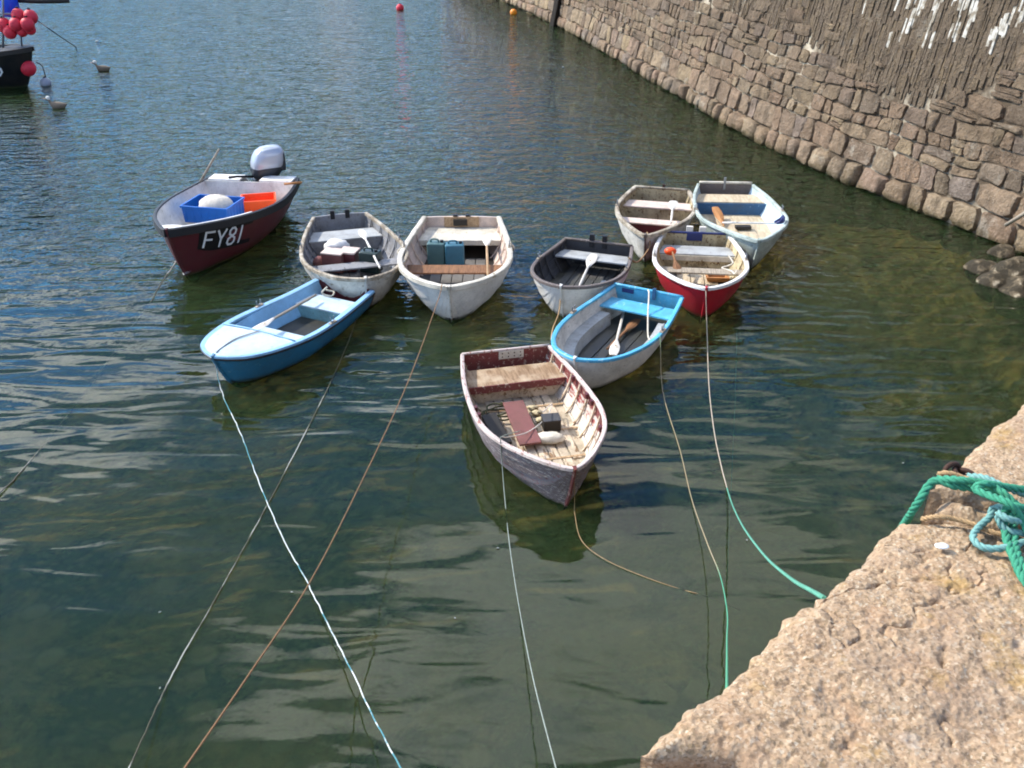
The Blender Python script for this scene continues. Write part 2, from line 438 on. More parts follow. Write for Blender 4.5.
# irregular stones: Voronoi cells of jittered courses
SLATE_POLY = [(690, -400), (705, 0), (770, 28), (808, 46), (852, 76), (905, 106), (958, 97), (1000, 86), (1030, 62), (1400, 40), (1400, -400)]
def in_poly(x, y, P):
    c = False; j = len(P) - 1
    for i in range(len(P)):
        if (P[i][1] > y) != (P[j][1] > y) and x < (P[j][0] - P[i][0]) * (y - P[i][1]) / (P[j][1] - P[i][1]) + P[i][0]: c = not c
        j = i
    return c
def cbound(k, u): return COURSE[k] + 0.16 * (float(fbm(u * 0.35 + k * 3.1, k * 1.7, 2)) - 0.5) + 0.10 * (float(vnoise(u * 1.6 + k * 5.3, k * 2.9)) - 0.5)
COURSE = [-1.3]
while COURSE[-1] < WTOP: COURSE.append(COURSE[-1] + (random.uniform(0.36, 0.56) if COURSE[-1] < 0.6 else random.uniform(0.22, 0.36)))
SL_IN = [(835, -400), (840, 0), (850, 30), (880, 62), (915, 90), (958, 82), (1000, 70), (1040, 40), (1400, 20), (1400, -400)]
stones = []
for k in range(len(COURSE) - 1):
    low = COURSE[k] < 0.5; u = -0.3 + random.uniform(0, 0.4); j0 = random.uniform(-0.06, 0.06)
    while u < WLEN - 0.5:
        wd = (random.choice((0.35, 0.5, 0.62, 0.8)) if low else random.choice((0.22, 0.32, 0.42, 0.55, 0.75))) * random.uniform(0.9, 1.1) * (1.25 if u > 37 else 1.0)
        j1 = random.uniform(-0.09, 0.09); g = 0.006
        def pt(f, h):     # f across, h up the course
            lo, hi = cbound(k, u + wd * f) + g, cbound(k + 1, u + wd * f) - g
            sh = (j0 * (1 - f) + j1 * f) * (h - 0.5)
            return (u + g + (wd - 2 * g) * f + sh, lo + (hi - lo) * h)
        segs = [(0, 1)]
        if not low and random.random() < 0.16: segs = [(0, 0.48), (0.52, 1)]
        for h0, h1 in segs:
            c = random.uniform(0.05, 0.16); hm = (h0 + h1) / 2
            poly = [pt(c, h0), pt(0.5, h0 + random.uniform(-0.03, 0.05)), pt(1 - c, h0), pt(1, h0 + 0.18 * (h1 - h0)), pt(1 - random.uniform(0, 0.04), hm), pt(1, h1 - random.uniform(0.08, 0.3) * (h1 - h0)), pt(1 - c * random.uniform(0.6, 2.2), h1), pt(0.5, h1 - random.uniform(-0.03, 0.08)), pt(c * random.uniform(0.6, 2.2), h1), pt(0, h1 - random.uniform(0.08, 0.3) * (h1 - h0)), pt(random.uniform(0, 0.04), hm), pt(0, h0 + 0.18 * (h1 - h0))]
            cu = sum(p[0] for p in poly) / 12; cv = sum(p[1] for p in poly) / 12
            px, py, dep = project(wall_pt(cu, cv))
            if in_poly(px, py, SL_IN): continue
            if in_poly(px, py, SLATE_POLY) and random.random() < 0.55: continue
            seen = -10 < px < 1040 and -25 < py < 400 and cv > -0.2
            size = abs((poly[4][0] - poly[10][0])) * (poly[7][1] - poly[1][1]) / dep ** 2 if seen else 0.0
            stones.append((-size, cu, cv, poly))
        u += wd; j0 = j1
stones.sort(key=lambda s: s[0])
def stone_geo(mb, cu, cv, poly):
    low = cv < 0.55
    rel = random.uniform(0.05, 0.14) if low else random.uniform(0.004, 0.045)
    tilt = (random.uniform(-0.12, 0.12), random.uniform(-0.12, 0.12)); rows = []
    rnd_ = random.uniform(0.80, 0.90) if low else random.uniform(0.90, 0.955)
    jj = [1 + random.uniform(-0.03, 0.02) for _ in poly]
    for ins, out in ((0.995, -0.12), (0.985, -0.035 if low else -0.022), (rnd_, rel * 0.7), (0.60, rel), (0.25, rel * 1.08)):
        rows.append([])
        for (a, b), j in zip(poly, jj):
            uu = cu + (a - cu) * ins * j; vv_ = cv + (b - cv) * ins * j; o = out
            if out > 0: o += (uu - cu) * tilt[0] + (vv_ - cv) * tilt[1] + random.uniform(-0.014, 0.014)
            rows[-1].append(wall_pt(uu, vv_, o))
    o0 = len(mb.v); mb.grid(rows, close_v=True)
    n = len(poly); mb.f.append(tuple(o0 + 4 * n + i for i in range(n))); mb.mi.append(0)
run = MB()
for k, (dep, cu, cv, poly) in enumerate(stones):
    if k < 300 and dep < 0:
        m1 = MB(); stone_geo(m1, cu, cv, poly)
        wchild(m1.build('stone', M_STONE, smooth=True, auto=50))
    else: stone_geo(run, cu, cv, poly)
tag(wchild(run.build('stone_run', M_STONE_I, smooth=True, auto=50)), kind='stuff')
# slates set on edge in the upper wall
sl = MB(); wl = MB()
us_ = 0.0
def slab(tgt, u0, v0, wd, hgt, o1, o2, lean, tip):
    q = [(u0, v0, o1), (u0 + wd, v0 + random.uniform(-0.02, 0.02), o1), (u0 + wd * (0.5 + 0.5 * tip) + lean, v0 + hgt + random.uniform(-0.03, 0.03), o2), (u0 + wd * (0.5 - 0.5 * tip) + lean, v0 + hgt, o2)]
    fr = [wall_pt(a, b, o + random.uniform(-0.004, 0.004)) for a, b, o in q]; bk = [wall_pt(a, b, -0.10) for a, b, o in q]
    tgt.add(fr + bk, [(0, 1, 2, 3), (0, 4, 5, 1), (1, 5, 6, 2), (2, 6, 7, 3), (3, 7, 4, 0)])
while us_ < 24:
    v = 0.5 + random.uniform(0, 0.4); wd = random.uniform(0.03, 0.085)
    while v < WTOP:
        hgt = random.uniform(0.16, 0.46)
        px, py, dep = project(wall_pt(us_, v + hgt * 0.3))
        if in_poly(px, py, SLATE_POLY) and dep > 0.5:
            f = max(0.0, min(1.0, (px - 850) / 90)) * max(0.0, min(1.0, (56 - py) / 30))
            o1 = random.uniform(-0.014, 0.012); slab(wl if random.random() < 0.5 * f * (vnoise(us_ * 2.3, v * 1.7) > 0.45) else sl, us_ + random.uniform(-0.008, 0.004), v, wd * 1.04, hgt * 1.03, o1, o1 + random.uniform(-0.010, 0.014), random.uniform(-0.01, 0.02), random.uniform(0.8, 1.0))
        v += hgt
    us_ += wd
tag(wchild(sl.build('slates', M_SLATE)), kind='stuff')
if wl.v: tag(wchild(wl.build('whitened_slates', M_WHITE_L)), kind='stuff')
# dark timbers down the far wall
M_TIMBER = m_wood('wet_timber', '1d1914', '3a3126')
for pxl, vb in ((558, -1.0), (608, 1.9)):
    best = min(np.linspace(15, WLEN - 2, 400), key=lambda uu: abs(project(wall_pt(uu, 0.3))[0] - pxl))
    m1 = MB(); P0 = wall_pt(best, vb, 0.14); P1 = wall_pt(best, WTOP, 0.14)
    m1.tube([P0, P0.lerp(P1, 0.5), P1], 0.16, 4)
    wchild(m1.build('timber_post', M_TIMBER, bevel=0.03))

# ------------------------------------------------------------------ granite quay under the camera
QZ = CAMH - 1.6
QO = Vector((0.26, 1.28, QZ)); QE = Vector((0.722, 0.692, 0)); QN = Vector((0.692, -0.722, 0))
def qpt(e, n, z=0.0): return QO + QE * e + QN * n + Vector((0, 0, z))
def q_of(P): d = Vector(P) - QO; return d.dot(QE), d.dot(QN)

t = NT('granite')
v = t.mapping()
n1 = t.noise(v, 3.0, 8, 0.66); n2 = t.noise(v, 28, 6, 0.7); n3 = t.noise(v, 9, 5, 0.6)
vc = t.vor(v, 150, out='Color')
bw = t.n('RGBToBW'); t.l(vc, bw.inputs[0])
c_ = t.ramp(bw.outputs[0], [(0.15, lin('6c5a43')), (0.38, lin('a98a6c')), (0.55, lin('bb9b7b')), (0.75, lin('c6ab8d')), (0.92, lin('ddd2bc'))])
c_ = t.mix(0.45, c_, t.ramp(t.noise(v, 46, 6, 0.75), [(0.30, lin('6a5640')), (0.5, lin('ac936f')), (0.72, lin('cfbc9a'))]))
c_ = t.mix(t.ramp(n3, [(0.50, 0.0), (0.74, 0.5)]), c_, lin('a98262'))
c_ = t.mix(t.ramp(n1, [(0.30, 0.65), (0.52, 0.0)]), c_, lin('8a7867'))
c_ = t.mix(t.ramp(t.noise(v, 5.2, 7, 0.72), [(0.58, 0.0), (0.70, 0.55)]), c_, lin('bdb2a2'))
c_ = t.mix(t.ramp(t.noise(t.mapping(loc=(3, 1, 0)), 4.0, 6, 0.75), [(0.56, 0.0), (0.68, 0.65)]), c_, lin('a8853c'))
c_ = t.mix(t.ramp(n2, [(0.30, 0.75), (0.46, 0.0)]), c_, lin('3c2f25'))
c_ = t.mix(0.30, c_, lin('7a624a'))
hh = t.math('ADD', t.math('MULTIPLY', n2, 1.0), t.math('MULTIPLY', t.vor(v, 70), 0.5))
t.bsdf(c_, 0.85, t.bump(hh, 0.65, 0.010), 0.25)
M_GRAN = t.m

quay = MB()
# body of the quay under the top blocks
A_ = [qpt(-8, 0.02, -0.33), qpt(14, 0.02, -0.33), qpt(14, 9, -0.33), qpt(-8, 9, -0.33)]
B_ = [Vector((p.x, p.y, -5)) for p in A_]
quay.add(A_ + B_, [(0, 1, 2, 3), (0, 4, 5, 1), (1, 5, 6, 2), (2, 6, 7, 3), (3, 7, 4, 0)])
t = NT('quay_face'); v = t.mapping()
c_ = t.mix(t.ramp(t.noise(v, 2.0, 7, 0.66), [(0.35, 0.0), (0.65, 1.0)]), lin('5d5041'), lin('93806a'))
t.bsdf(c_, 0.9, t.bump(t.noise(v, 9, 6), 0.8, 0.05), 0.2)
quay = tag(quay.build('quay', t.m), kind='structure')

def quay_stone(emin, emax, n0, n1, step, seed, drop=0.0, tilt=(0, 0), rough=1.0, edge=0.03, top=0.0):
    """a weathered granite block: emin/emax are functions of n (joints), n0 the seaward edge"""
    nn = max(6, int((n1 - n0) / step)); ne = max(6, int((emax(0) - emin(0)) / step))
    q = np.linspace(0, 1, nn); p = np.linspace(0, 1, ne)
    Q, Pp = np.meshgrid(q, p, indexing='ij')
    N = n0 + (n1 - n0) * Q
    e0 = np.vectorize(emin)(N); e1 = np.vectorize(emax)(N); E_ = e0 + (e1 - e0) * Pp
    # ragged seaward edge and joints
    rag = (fbm(E_ * 5 + seed, E_ * 0 + seed, 4) - 0.5) * 0.055 + (fbm(E_ * 30 + seed, E_ * 0 + seed, 2) - 0.5) * 0.02
    N2 = N + rag * np.exp(-(N - n0) / 0.05)
    rj = (fbm(N * 7 + seed * 3, N * 0, 3) - 0.5) * 0.05
    E2 = E_ + rj * np.exp(-(e1 - E_) / 0.05) + rj * np.exp(-(E_ - e0) / 0.05)
    x, y = E2 + seed * 1.7, N2 + seed * 0.9
    z = 0.045 * (fbm(x * 2.2, y * 2.2, 3) - 0.5) + 0.014 * (fbm(x * 9, y * 9, 3) - 0.5) * rough
    pit = fbm(x * 30 + 5, y * 30, 3); z = z + 0.010 * rough * (pit - 0.5) - 0.030 * rough * np.clip(0.36 - pit, 0, 1)
    z = z + 0.005 * rough * (vnoise(x * 95, y * 95) - 0.5) + 0.004 * rough * (vnoise(x * 180, y * 180) - 0.5)
    crack = np.abs(fbm(x * 4.5 + 40, y * 4.5 + 11, 4) - 0.5); z = z - 0.010 * rough * np.exp(-(crack / 0.008) ** 2) * (fbm(x * 2 + 3, y * 2, 2) > 0.5)
    d = np.minimum(np.minimum(N - n0, e1 - E_), np.minimum(E_ - e0, n1 - N)); d = np.clip(d, 0, 1)
    z = z - edge * np.exp(-d / (edge * 0.75)) + tilt[0] * (E_ - e0.mean()) + tilt[1] * (N - n0) + top
    m1 = MB(); rows = [[tuple(qpt(E2[i, j], N2[i, j], z[i, j])) for j in range(ne)] for i in range(nn)]
    m1.grid(rows)
    ring = [rows[0][j] for j in range(ne)] + [rows[i][-1] for i in range(1, nn)] + [rows[-1][j] for j in range(ne - 2, -1, -1)] + [rows[i][0] for i in range(nn - 2, 0, -1)]
    m1.grid([ring, [(a, b, QZ - 0.36) for a, b, c in ring]], close_v=True)
    o = m1.build('stone', M_GRAN, smooth=True, auto=60); o.parent = quay
    return o
quay_stone(lambda n: 0.055 + 0.9 * n if n < 0.12 else 0.163 + 0.1 * (n - 0.12), lambda n: 1.215 + 0.75 * n, -0.022, 1.25, 0.0048, 1.0)
quay_stone(lambda n: 1.385 + 0.60 * n, lambda n: 2.7 + 0.2 * n, -0.02, 1.3, 0.008, 5.0, rough=0.7, top=0.015)
quay_stone(lambda n: -1.0, lambda n: 0.022 + 0.9 * n if n < 0.12 else 0.130 + 0.1 * (n - 0.12), -0.055, 1.2, 0.007, 9.0, top=-0.01)
quay_stone(lambda n: 1.235 + 0.7 * n, lambda n: 1.365 + 0.5 * n, 0.01, 0.20, 0.005, 3.0, edge=0.05, top=0.02)
for e0, e1, sd_ in ((2.75, 4.0, 12.0), (4.03, 5.6, 14.0), (5.63, 7.4, 22.0), (-2.4, -1.03, 16.0), (-4.0, -2.43, 18.0)):
    quay_stone(lambda n, a=e0: a + (0.2 * n if a == 2.75 else 0), lambda n, a=e1: a, 0.0, 1.2, 0.03, sd_)
for k in range(7):
    quay_stone(lambda n, a=-3 + k * 1.25: a, lambda n, a=-3 + k * 1.25: a + 1.22, 1.34 if k > 1 else 1.28, 2.7, 0.04, 30.0 + k)

# ------------------------------------------------------------------ boats
KT = [0, .2, .4, .6, .75, .88, .95, 1.0]
class Boat:
    def __init__(s, name, pos, head, L, w, zs, zb, label, zk=-0.16, cat='rowing boat', group='boats moored in the harbour', sole=0.05, vee=0.0):
        s.L = L; s.w = list(w) + [0.012]; s.zs = zs; s.zb = zb; s.zk = zk; s.zsole = sole; s.vee = vee
        # local x forward, y to port; heading measured clockwise from +Y
        s.root = empty(name, (pos[0], pos[1], 0), R(90 - head), label, cat, group)
        s.M = Matrix.Translation((pos[0], pos[1], 0)) @ Matrix.Rotation(R(90 - head), 4, 'Z'); s.Mi = s.M.inverted()
    def wr(s, t):
        K = KT; t = min(max(t, 0), 1)
        k = max(i for i in range(len(K) - 1) if K[i] <= t + 1e-9); k = min(k, len(K) - 2)
        def m(i):
            if i == 0: return (s.w[1] - s.w[0]) / (K[1] - K[0])
            if i == len(K) - 1: return (s.w[i] - s.w[i - 1]) / (K[i] - K[i - 1]) * 1.7
            return 0.5 * ((s.w[i] - s.w[i - 1]) / (K[i] - K[i - 1]) + (s.w[i + 1] - s.w[i]) / (K[i + 1] - K[i]))
        h = K[k + 1] - K[k]; u = (t - K[k]) / h
        return max(0.004, (2 * u ** 3 - 3 * u * u + 1) * s.w[k] + (u ** 3 - 2 * u * u + u) * h * m(k) + (-2 * u ** 3 + 3 * u * u) * s.w[k + 1] + (u ** 3 - u * u) * h * m(k + 1))
    def zr(s, t): return s.zs + (s.zb - s.zs) * t ** 1.8 - 0.04 * math.sin(math.pi * t) * (1 - t)
    def zkeel(s, t):
        z = s.zk
        if t < 0.3: z += 0.08 * (1 - t / 0.3) ** 2
        if t > 0.80: z += (s.zr(t) - 0.004 - s.zk) * ((t - 0.80) / 0.2) ** 2.4
        return z
    def sec(s, t, q, off=0.0):
        """section point: q 0 keel..1 rim, off = outward offset; returns (y, z)"""
        def raw(q):
            th = math.pi / 2 * q; w = s.wr(t); zk = s.zkeel(t); zr = s.zr(t)
            ell = 0.82 * math.sin(th) ** 0.78 + 0.18 * q; vee = q ** 0.95
            k = min(max((t - 0.55) / 0.45, 0), 1); k = max(k * k * (3 - 2 * k) * 0.85, s.vee)
            return (w * (ell * (1 - k) + vee * k), zk + (zr - zk) * ((1 - math.cos(th)) * (1 - k) + k * q ** 1.15))
        y, z = raw(max(q, 0))
        if off:
            a = raw(max(q - 0.02, 0)); b = raw(min(q + 0.02, 1)); ty, tz = b[0] - a[0], b[1] - a[1]
            l_ = math.hypot(ty, tz) or 1; y += tz / l_ * off; z -= ty / l_ * off
        return max(y, 0.002), z
    def halfw(s, t, z, off=-0.02):
        a, b = 0.0, 1.0
        if s.sec(t, 0)[1] > z: return 0.0
        if s.sec(t, 1)[1] < z: return s.wr(t) + off
        for _ in range(22):
            m = (a + b) / 2
            if s.sec(t, m)[1] < z: a = m
            else: b = m
        return max(0.0, s.sec(t, (a + b) / 2)[0] + off)
    def st(s, n=26, t0=0.0, t1=1.0): return [t0 + (t1 - t0) * (1 - (1 - i / (n - 1)) ** 1.45) for i in range(n)]
    def p(s, t, y, z): return Vector((s.L * t, y, z))
    def local(s, px, py, z): return s.Mi @ at(px, py, z)
    # ---- parts
    def hull_smooth(s, mo, mi, th=0.02):
        m1 = MB(); T = s.st(30); Q = [i / 14 for i in range(15)]
        for sg in (1, -1):
            m1.cur = 0
            m1.grid([[s.p(t, sg * s.sec(t, q)[0], s.sec(t, q)[1]) for q in Q] for t in T])
            m1.cur = 1
            m1.grid([[s.p(t, sg * max(s.sec(t, q, -th)[0], 0.001), s.sec(t, q, -th)[1]) for q in Q] for t in T if t < 0.985])
        # no recalc flip trouble: both skins are open sheets
        o = m1.build('hull', [mo, mi], s.root, smooth=True, auto=55); return o
    def planks(s, mo, mi, n=6, lap=0.02, th=0.014, alt=None, alt_in=None):
        T = s.st(28)
        for sg in (1, -1):
            for k in range(n):
                q0, q1 = k / n, (k + 1) / n; m1 = MB()
                qs = [q0 - 0.015 if k else 0, (q0 + q1) / 2, q1]
                of = [lap, lap * 0.5, 0.0]
                fd = lambda t: 1 - 0.75 * max(0, min(1, (t - 0.6) / 0.38))
                O = [[s.p(t, sg * s.sec(t, q, o * fd(t))[0], s.sec(t, q, o * fd(t))[1]) for q, o in zip(qs, of)] for t in T]
                I = [[s.p(t, sg * s.sec(t, q, o * fd(t) - th)[0], s.sec(t, q, o * fd(t) - th)[1]) for q, o in zip(qs, of)] for t in T]
                m1.cur = 0; m1.grid(O)
                m1.grid([[a[0], b[0]] for a, b in zip(O, I)]); m1.cur = 1
                m1.grid([[a[2], b[2]] for a, b in zip(O, I)]); m1.grid(I)
                mo_ = alt[k] if alt and alt.get(k) else mo
                m1.build('plank', [mo_, (alt_in or {}).get(k, mi)], s.root, smooth=True, auto=35)
    def gunwale(s, mat, wo=0.022, wi=0.028, h=0.04, up=0.012, t0=0.0, name='gunwale', sides=(1, -1), lump=0.0, t1=1.0):
        for sg in sides:
            T = s.st(32, t0, t1); m1 = MB(); rows = []
            for t in T:
                dt = 0.01; wa, wb = s.wr(max(t - dt, 0)), s.wr(min(t + dt, 1)); sl = (wb - wa) / ((min(t + dt, 1) - max(t - dt, 0)) * s.L)
                l_ = math.hypot(1, sl); nx, ny = -sl / l_, 1 / l_
                y = s.wr(t); z = s.zr(t); r = []
                j = random.uniform(-lump, lump)
                for o, dz in ((wo + j, -h + up), (wo * 0.9 + j, up - 0.006), (wo * 0.6 + j, up + j), (-wi * 0.7, up + j), (-wi, up - 0.006), (-wi, -h + up)):
                    yy = y + ny * o
                    r.append(Vector((s.L * t + nx * o, sg * max(yy, 0.0005), z + dz)))
                rows.append(r)
            o0 = len(m1.v); m1.grid(rows, close_v=True)
            m1.f.append(tuple(range(6))); m1.mi.append(0); e = (len(T) - 1) * 6; m1.f.append(tuple(e + i for i in range(6))); m1.mi.append(0)
            m1.build(name, mat, s.root, smooth=True, auto=40)
    def transom(s, mo, mi, th=0.03, arch=0.015, notch=0.0, rake=0.0):
        m1 = MB(); Q = [i / 10 for i in range(11)]; ring = []
        for q in Q: ring.append(s.sec(0, q))
        pts = [(y, z) for y, z in ring]
        top = []
        w = pts[-1][0]; zt = pts[-1][1]
        for f in np.linspace(1, -1, 17)[1:-1]:
            dz = arch * (1 - f * f)
            if notch and abs(f) < 0.22: dz -= notch * min(1, (0.22 - abs(f)) / 0.06)
            top.append((f * w, zt + dz))
        full = pts + top + [(-y, z) for y, z in reversed(pts)][:-1]
        k = len(full)
        a = [Vector((-th, y, z)) for y, z in full]; b = [Vector((0.002, y, z)) for y, z in full]
        # strips joined from column quads keep the faces convex
        m1.cur = 0; m1.f.append(tuple(range(k))); m1.mi.append(0)
        m1.v.extend([tuple(x) for x in a]); m1.v.extend([tuple(x) for x in b])
        m1.f.append(tuple(k + i for i in reversed(range(k)))); m1.mi.append(1)
        for i in range(k):
            m1.f.append((i, (i + 1) % k, k + (i + 1) % k, k + i)); m1.mi.append(1)
        return m1.build('transom', [mo, mi], s.root)
    def stem(s, mat, w=0.032, up=0.03):
        m1 = MB(); T = np.linspace(0.80, 1.0, 14); rows = []
        for t in T:
            x = s.L * t; z = s.zkeel(t)
            dt = 0.004; dz = (s.zkeel(min(t + dt, 1)) - s.zkeel(t - dt)); dx = s.L * (min(t + dt, 1) - t + dt); l_ = math.hypot(dx, dz)
            nx, nz_ = dz / l_, -dx / l_
            rows.append([Vector((x + nx * 0.028, -w * 0.3, z + nz_ * 0.028)), Vector((x + nx * 0.028, w * 0.3, z + nz_ * 0.028)), Vector((x - nx * 0.02, w * 0.6, z - nz_ * 0.02)), Vector((x - nx * 0.02, -w * 0.6, z - nz_ * 0.02))])
        last = [p + Vector((0.004, 0, up)) for p in rows[-1]]; rows.append(last)
        m1.grid(rows, close_v=True); e = (len(rows) - 1) * 4; m1.f.append((e, e + 1, e + 2, e + 3)); m1.mi.append(0)
        m1.build('stem', mat, s.root)
    def thwart(s, ta, tb, z, mat, th=0.024, name='thwart', full=True):
        m1 = MB(); n = 5; T = np.linspace(ta, tb, n)
        rows = [[s.p(t, -s.halfw(t, z), z), s.p(t, s.halfw(t, z), z), s.p(t, s.halfw(t, z - th), z - th), s.p(t, -s.halfw(t, z - th), z - th)] for t in T]
        m1.grid(rows, close_v=True); e = (n - 1) * 4
        m1.f += [(0, 1, 2, 3), (e + 3, e + 2, e + 1, e)]; m1.mi += [0, 0]
        return m1.build(name, mat, s.root, bevel=0.004)
    def riser(s, t, z0, z1, mat, th=0.02, name='seat_front'):
        m1 = MB(); Z = np.linspace(z0, z1, 7)
        a = [[s.p(t, -s.halfw(t, z), z), s.p(t, s.halfw(t, z), z)] for z in Z]
        b = [[p - Vector((th, 0, 0)) for p in r] for r in a]
        m1.grid(a); m1.grid(b)
        m1.grid([[x[0] for x in a], [x[0] for x in b]]); m1.grid([[x[1] for x in a], [x[1] for x in b]])
        m1.grid([a[-1], b[-1]]); m1.grid([a[0], b[0]])
        return m1.build(name, mat, s.root)
    def bottom(s, mat, z=None, t0=0.003, t1=0.93):
        z = s.zsole if z is None else z
        m1 = MB(); T = np.linspace(t0, t1, 24)
        m1.grid([[s.p(t, y * max(s.halfw(t, z, -0.004), 0.001), z) for y in np.linspace(-1, 1, 9)] for t in T])
        m1.grid([[s.p(t, y * max(s.halfw(t, z - 0.02, -0.004), 0.001), z - 0.02) for y in np.linspace(-1, 1, 9)] for t in T])
        return m1.build('bottom_panel', mat, s.root)
    def boards(s, mat, n=7, t0=0.02, t1=0.85, z=None, gap=0.012, th=0.014, y0=-1.0, y1=1.0):
        z = (s.zsole if z is None else z) + th + 0.002
        wm = max(s.halfw(t, z) for t in np.linspace(t0, t1, 12)); ys = np.linspace(y0 * wm, y1 * wm, n + 1)
        for k in range(n):
            a, b = ys[k] + gap / 2, ys[k + 1] - gap / 2; lim = max(abs(a), abs(b))
            T = [t for t in np.linspace(t0, t1, 40) if s.halfw(t, z - th) > lim + 0.004]
            if len(T) < 4: 
                continue
            m1 = MB(); jz = random.uniform(-0.003, 0.003)
            ta, tb = T[0], T[-1]
            m1.box((s.L * (ta + tb) / 2, (a + b) / 2, z - th / 2 + jz), (s.L * (tb - ta), b - a, th))
            m1.build('floorboard', mat, s.root, bevel=0.003, seg=1)
    def ribs(s, mat, n=9, t0=0.08, t1=0.9, q0=0.1, th=0.016, off=-0.018):
        for t in np.linspace(t0, t1, n):
            for sg in (1, -1):
                m1 = MB(); Q = np.linspace(q0, 0.97, 9); hw = 0.013 / s.L; rows = []
                for q in Q:
                    r = []
                    for dt, o in ((-hw, off), (hw, off), (hw, off - th), (-hw, off - th)):
                        y, z = s.sec(min(t + dt, 0.995), q, o); r.append(s.p(t + dt, sg * y, z))
                    rows.append(r)
                m1.grid(rows, close_v=True); m1.build('rib', mat, s.root)
    def deck(s, t0, mat, name='foredeck', drop=0.0, camber=0.03):
        m1 = MB(); T = s.st(14, t0, 0.997); Yf = np.linspace(-1, 1, 11)
        m1.grid([[s.p(t, f * s.wr(t) * 0.985, s.zr(t) + 0.004 - drop + camber * (1 - f * f) * min(1, s.wr(t) / 0.3)) for f in Yf] for t in T])
        m1.grid([[s.p(T[0], f * s.wr(T[0]) * 0.985, s.zr(T[0]) + 0.004 - drop + camber * (1 - f * f)) for f in Yf], [s.p(T[0], f * s.wr(T[0]) * 0.985, s.zr(T[0]) - 0.04 - drop) for f in Yf]])
        return m1.build(name, mat, s.root, smooth=True, auto=40)
    def side_bench(s, mat, t0, t1, z, wdt, sides=(1, -1), slope=0.02):
        for sg in sides:
            m1 = MB(); T = np.linspace(t0, t1, 14)
            top = [[s.p(t, sg * s.halfw(t, z), z), s.p(t, sg * max(s.halfw(t, z) - wdt, 0.0), z), s.p(t, sg * max(min(s.halfw(t, z) - wdt - slope, s.halfw(t, s.zsole) - 0.012), 0.0), s.zsole)] for t in T]
            m1.grid(top)
            m1.f += [(0, 1, 2), (len(m1.v) - 1, len(m1.v) - 2, len(m1.v) - 3)]; m1.mi += [0, 0]
            m1.build('side_bench', mat, s.root)
    def box(s, name, c, d, mat, bevel=0.005, rz=0.0, parent=None):
        m1 = MB(); m1.box(c, d, Matrix.Rotation(rz, 3, 'Z')); return m1.build(name, mat, parent or s.root, bevel=bevel)
    def pads(s, mat, zh=0.10, gap=0.10):
        for sg in (1, -1): s.box('motor_pad', (-0.02, sg * gap, s.zs + zh * 0.1), (0.075, 0.07, zh), mat)
    def surf(s, t, q, sg, off=0.006):
        y, z = s.sec(t, q, off); return s.p(t, sg * y, z)

# shared materials
M = {}
M['white_old'] = m_paint('old_white_paint', 'dbd4c7', '978a77', 0.35, 0.45, 0.5)
M['white_clean'] = m_paint('white_paint', 'efeae0', 'b3a894', 0.20, 0.34, 0.42)
M['cream'] = m_paint('cream_paint', 'd9cfba', '8a7352', 0.25, 0.45, 0.5)
M['cream_pink'] = m_paint('pinkish_cream_paint', 'dbc4b2', 'a68868', 0.2, 0.35, 0.5)
M['grey_in'] = m_paint('grey_inside_paint', '8d8c8c', '5c5650', 0.3, 0.5, 0.6)
M['dark_in'] = m_paint('dark_tarred_inside', '3f3f41', '5d5a57', 0.25, 0.4, 0.7)
M['light_grey'] = m_paint('light_grey_paint', 'a9aaa7', '7a746b', 0.25, 0.4, 0.6)
M['maroon'] = m_paint('maroon_paint', '5a2328', '3c1c1d', 0.15, 0.3, 0.4)
M['maroon_worn'] = m_paint('worn_maroon_paint', '7d3a36', 'b39a86', 0.42, 0.35, 0.6)
M['purple_worn'] = m_paint('weathered_violet_paint', '7d6f6f', 'beb4aa', 0.46, 0.5, 0.6, streak=(2, 10, 26))
M['red_white'] = m_paint('flaking_red_over_white', 'd8cbb9', '93403a', 0.62, 0.35, 0.6, streak=(2.5, 8, 8))
M['sand_in'] = m_paint('bare_bleached_inside', 'd2bea2', '8d6c4c', 0.42, 0.5, 0.7)
M['pale_in'] = m_paint('flaking_white_inside', 'dccdba', '9a6a55', 0.28, 0.35, 0.65)
M['violet_red'] = m_paint('violet_paint_with_red', '8d8384', '8e3f3d', 0.45, 0.4, 0.6, streak=(1.5, 10, 26))
M['red'] = m_paint('red_paint', 'b52232', '7a2a2b', 0.18, 0.28, 0.38)
M['blue_out'] = m_paint('teal_blue_paint', '2d7394', '7fa0a0', 0.22, 0.28, 0.4, streak=(3, 6, 12))
M['blue_pale'] = m_paint('pale_blue_paint', '8db9d6', '6f93a8', 0.12, 0.22, 0.45)
M['deck_pale'] = m_paint('chalky_pale_deck', 'c0d3db', '9ab2bb', 0.25, 0.28, 0.5)
M['aqua_in'] = m_paint('aqua_inside_paint', '86b3b4', '6a8a86', 0.2, 0.4, 0.5)
M['cyan'] = m_paint('bright_light_blue_paint', '55adcf', 'a5cbd6', 0.32, 0.3, 0.4)
M['navy'] = m_paint('dark_blue_paint', '232f63', '3a4a74', 0.2, 0.3, 0.4)
M['mid_blue'] = m_paint('mid_blue_paint', '2f5d83', '7d97a4', 0.25, 0.35, 0.5)
M['punt_out'] = m_paint('greenish_white_paint', 'b9c4bb', '7e8a7e', 0.35, 0.55, 0.5, dirtcol='4c4e35')
M['cream_dirty'] = m_paint('dirty_cream_inside', 'c6b48c', '6e4e2e', 0.42, 0.7, 0.6, dirtcol='513c20')
M['black'] = m_plain('black_rubber', '1b1b1d', 0.6, 0.3)
M['black_paint'] = m_paint('black_hull_paint', '121417', '23262a', 0.1, 0.25, 0.35)
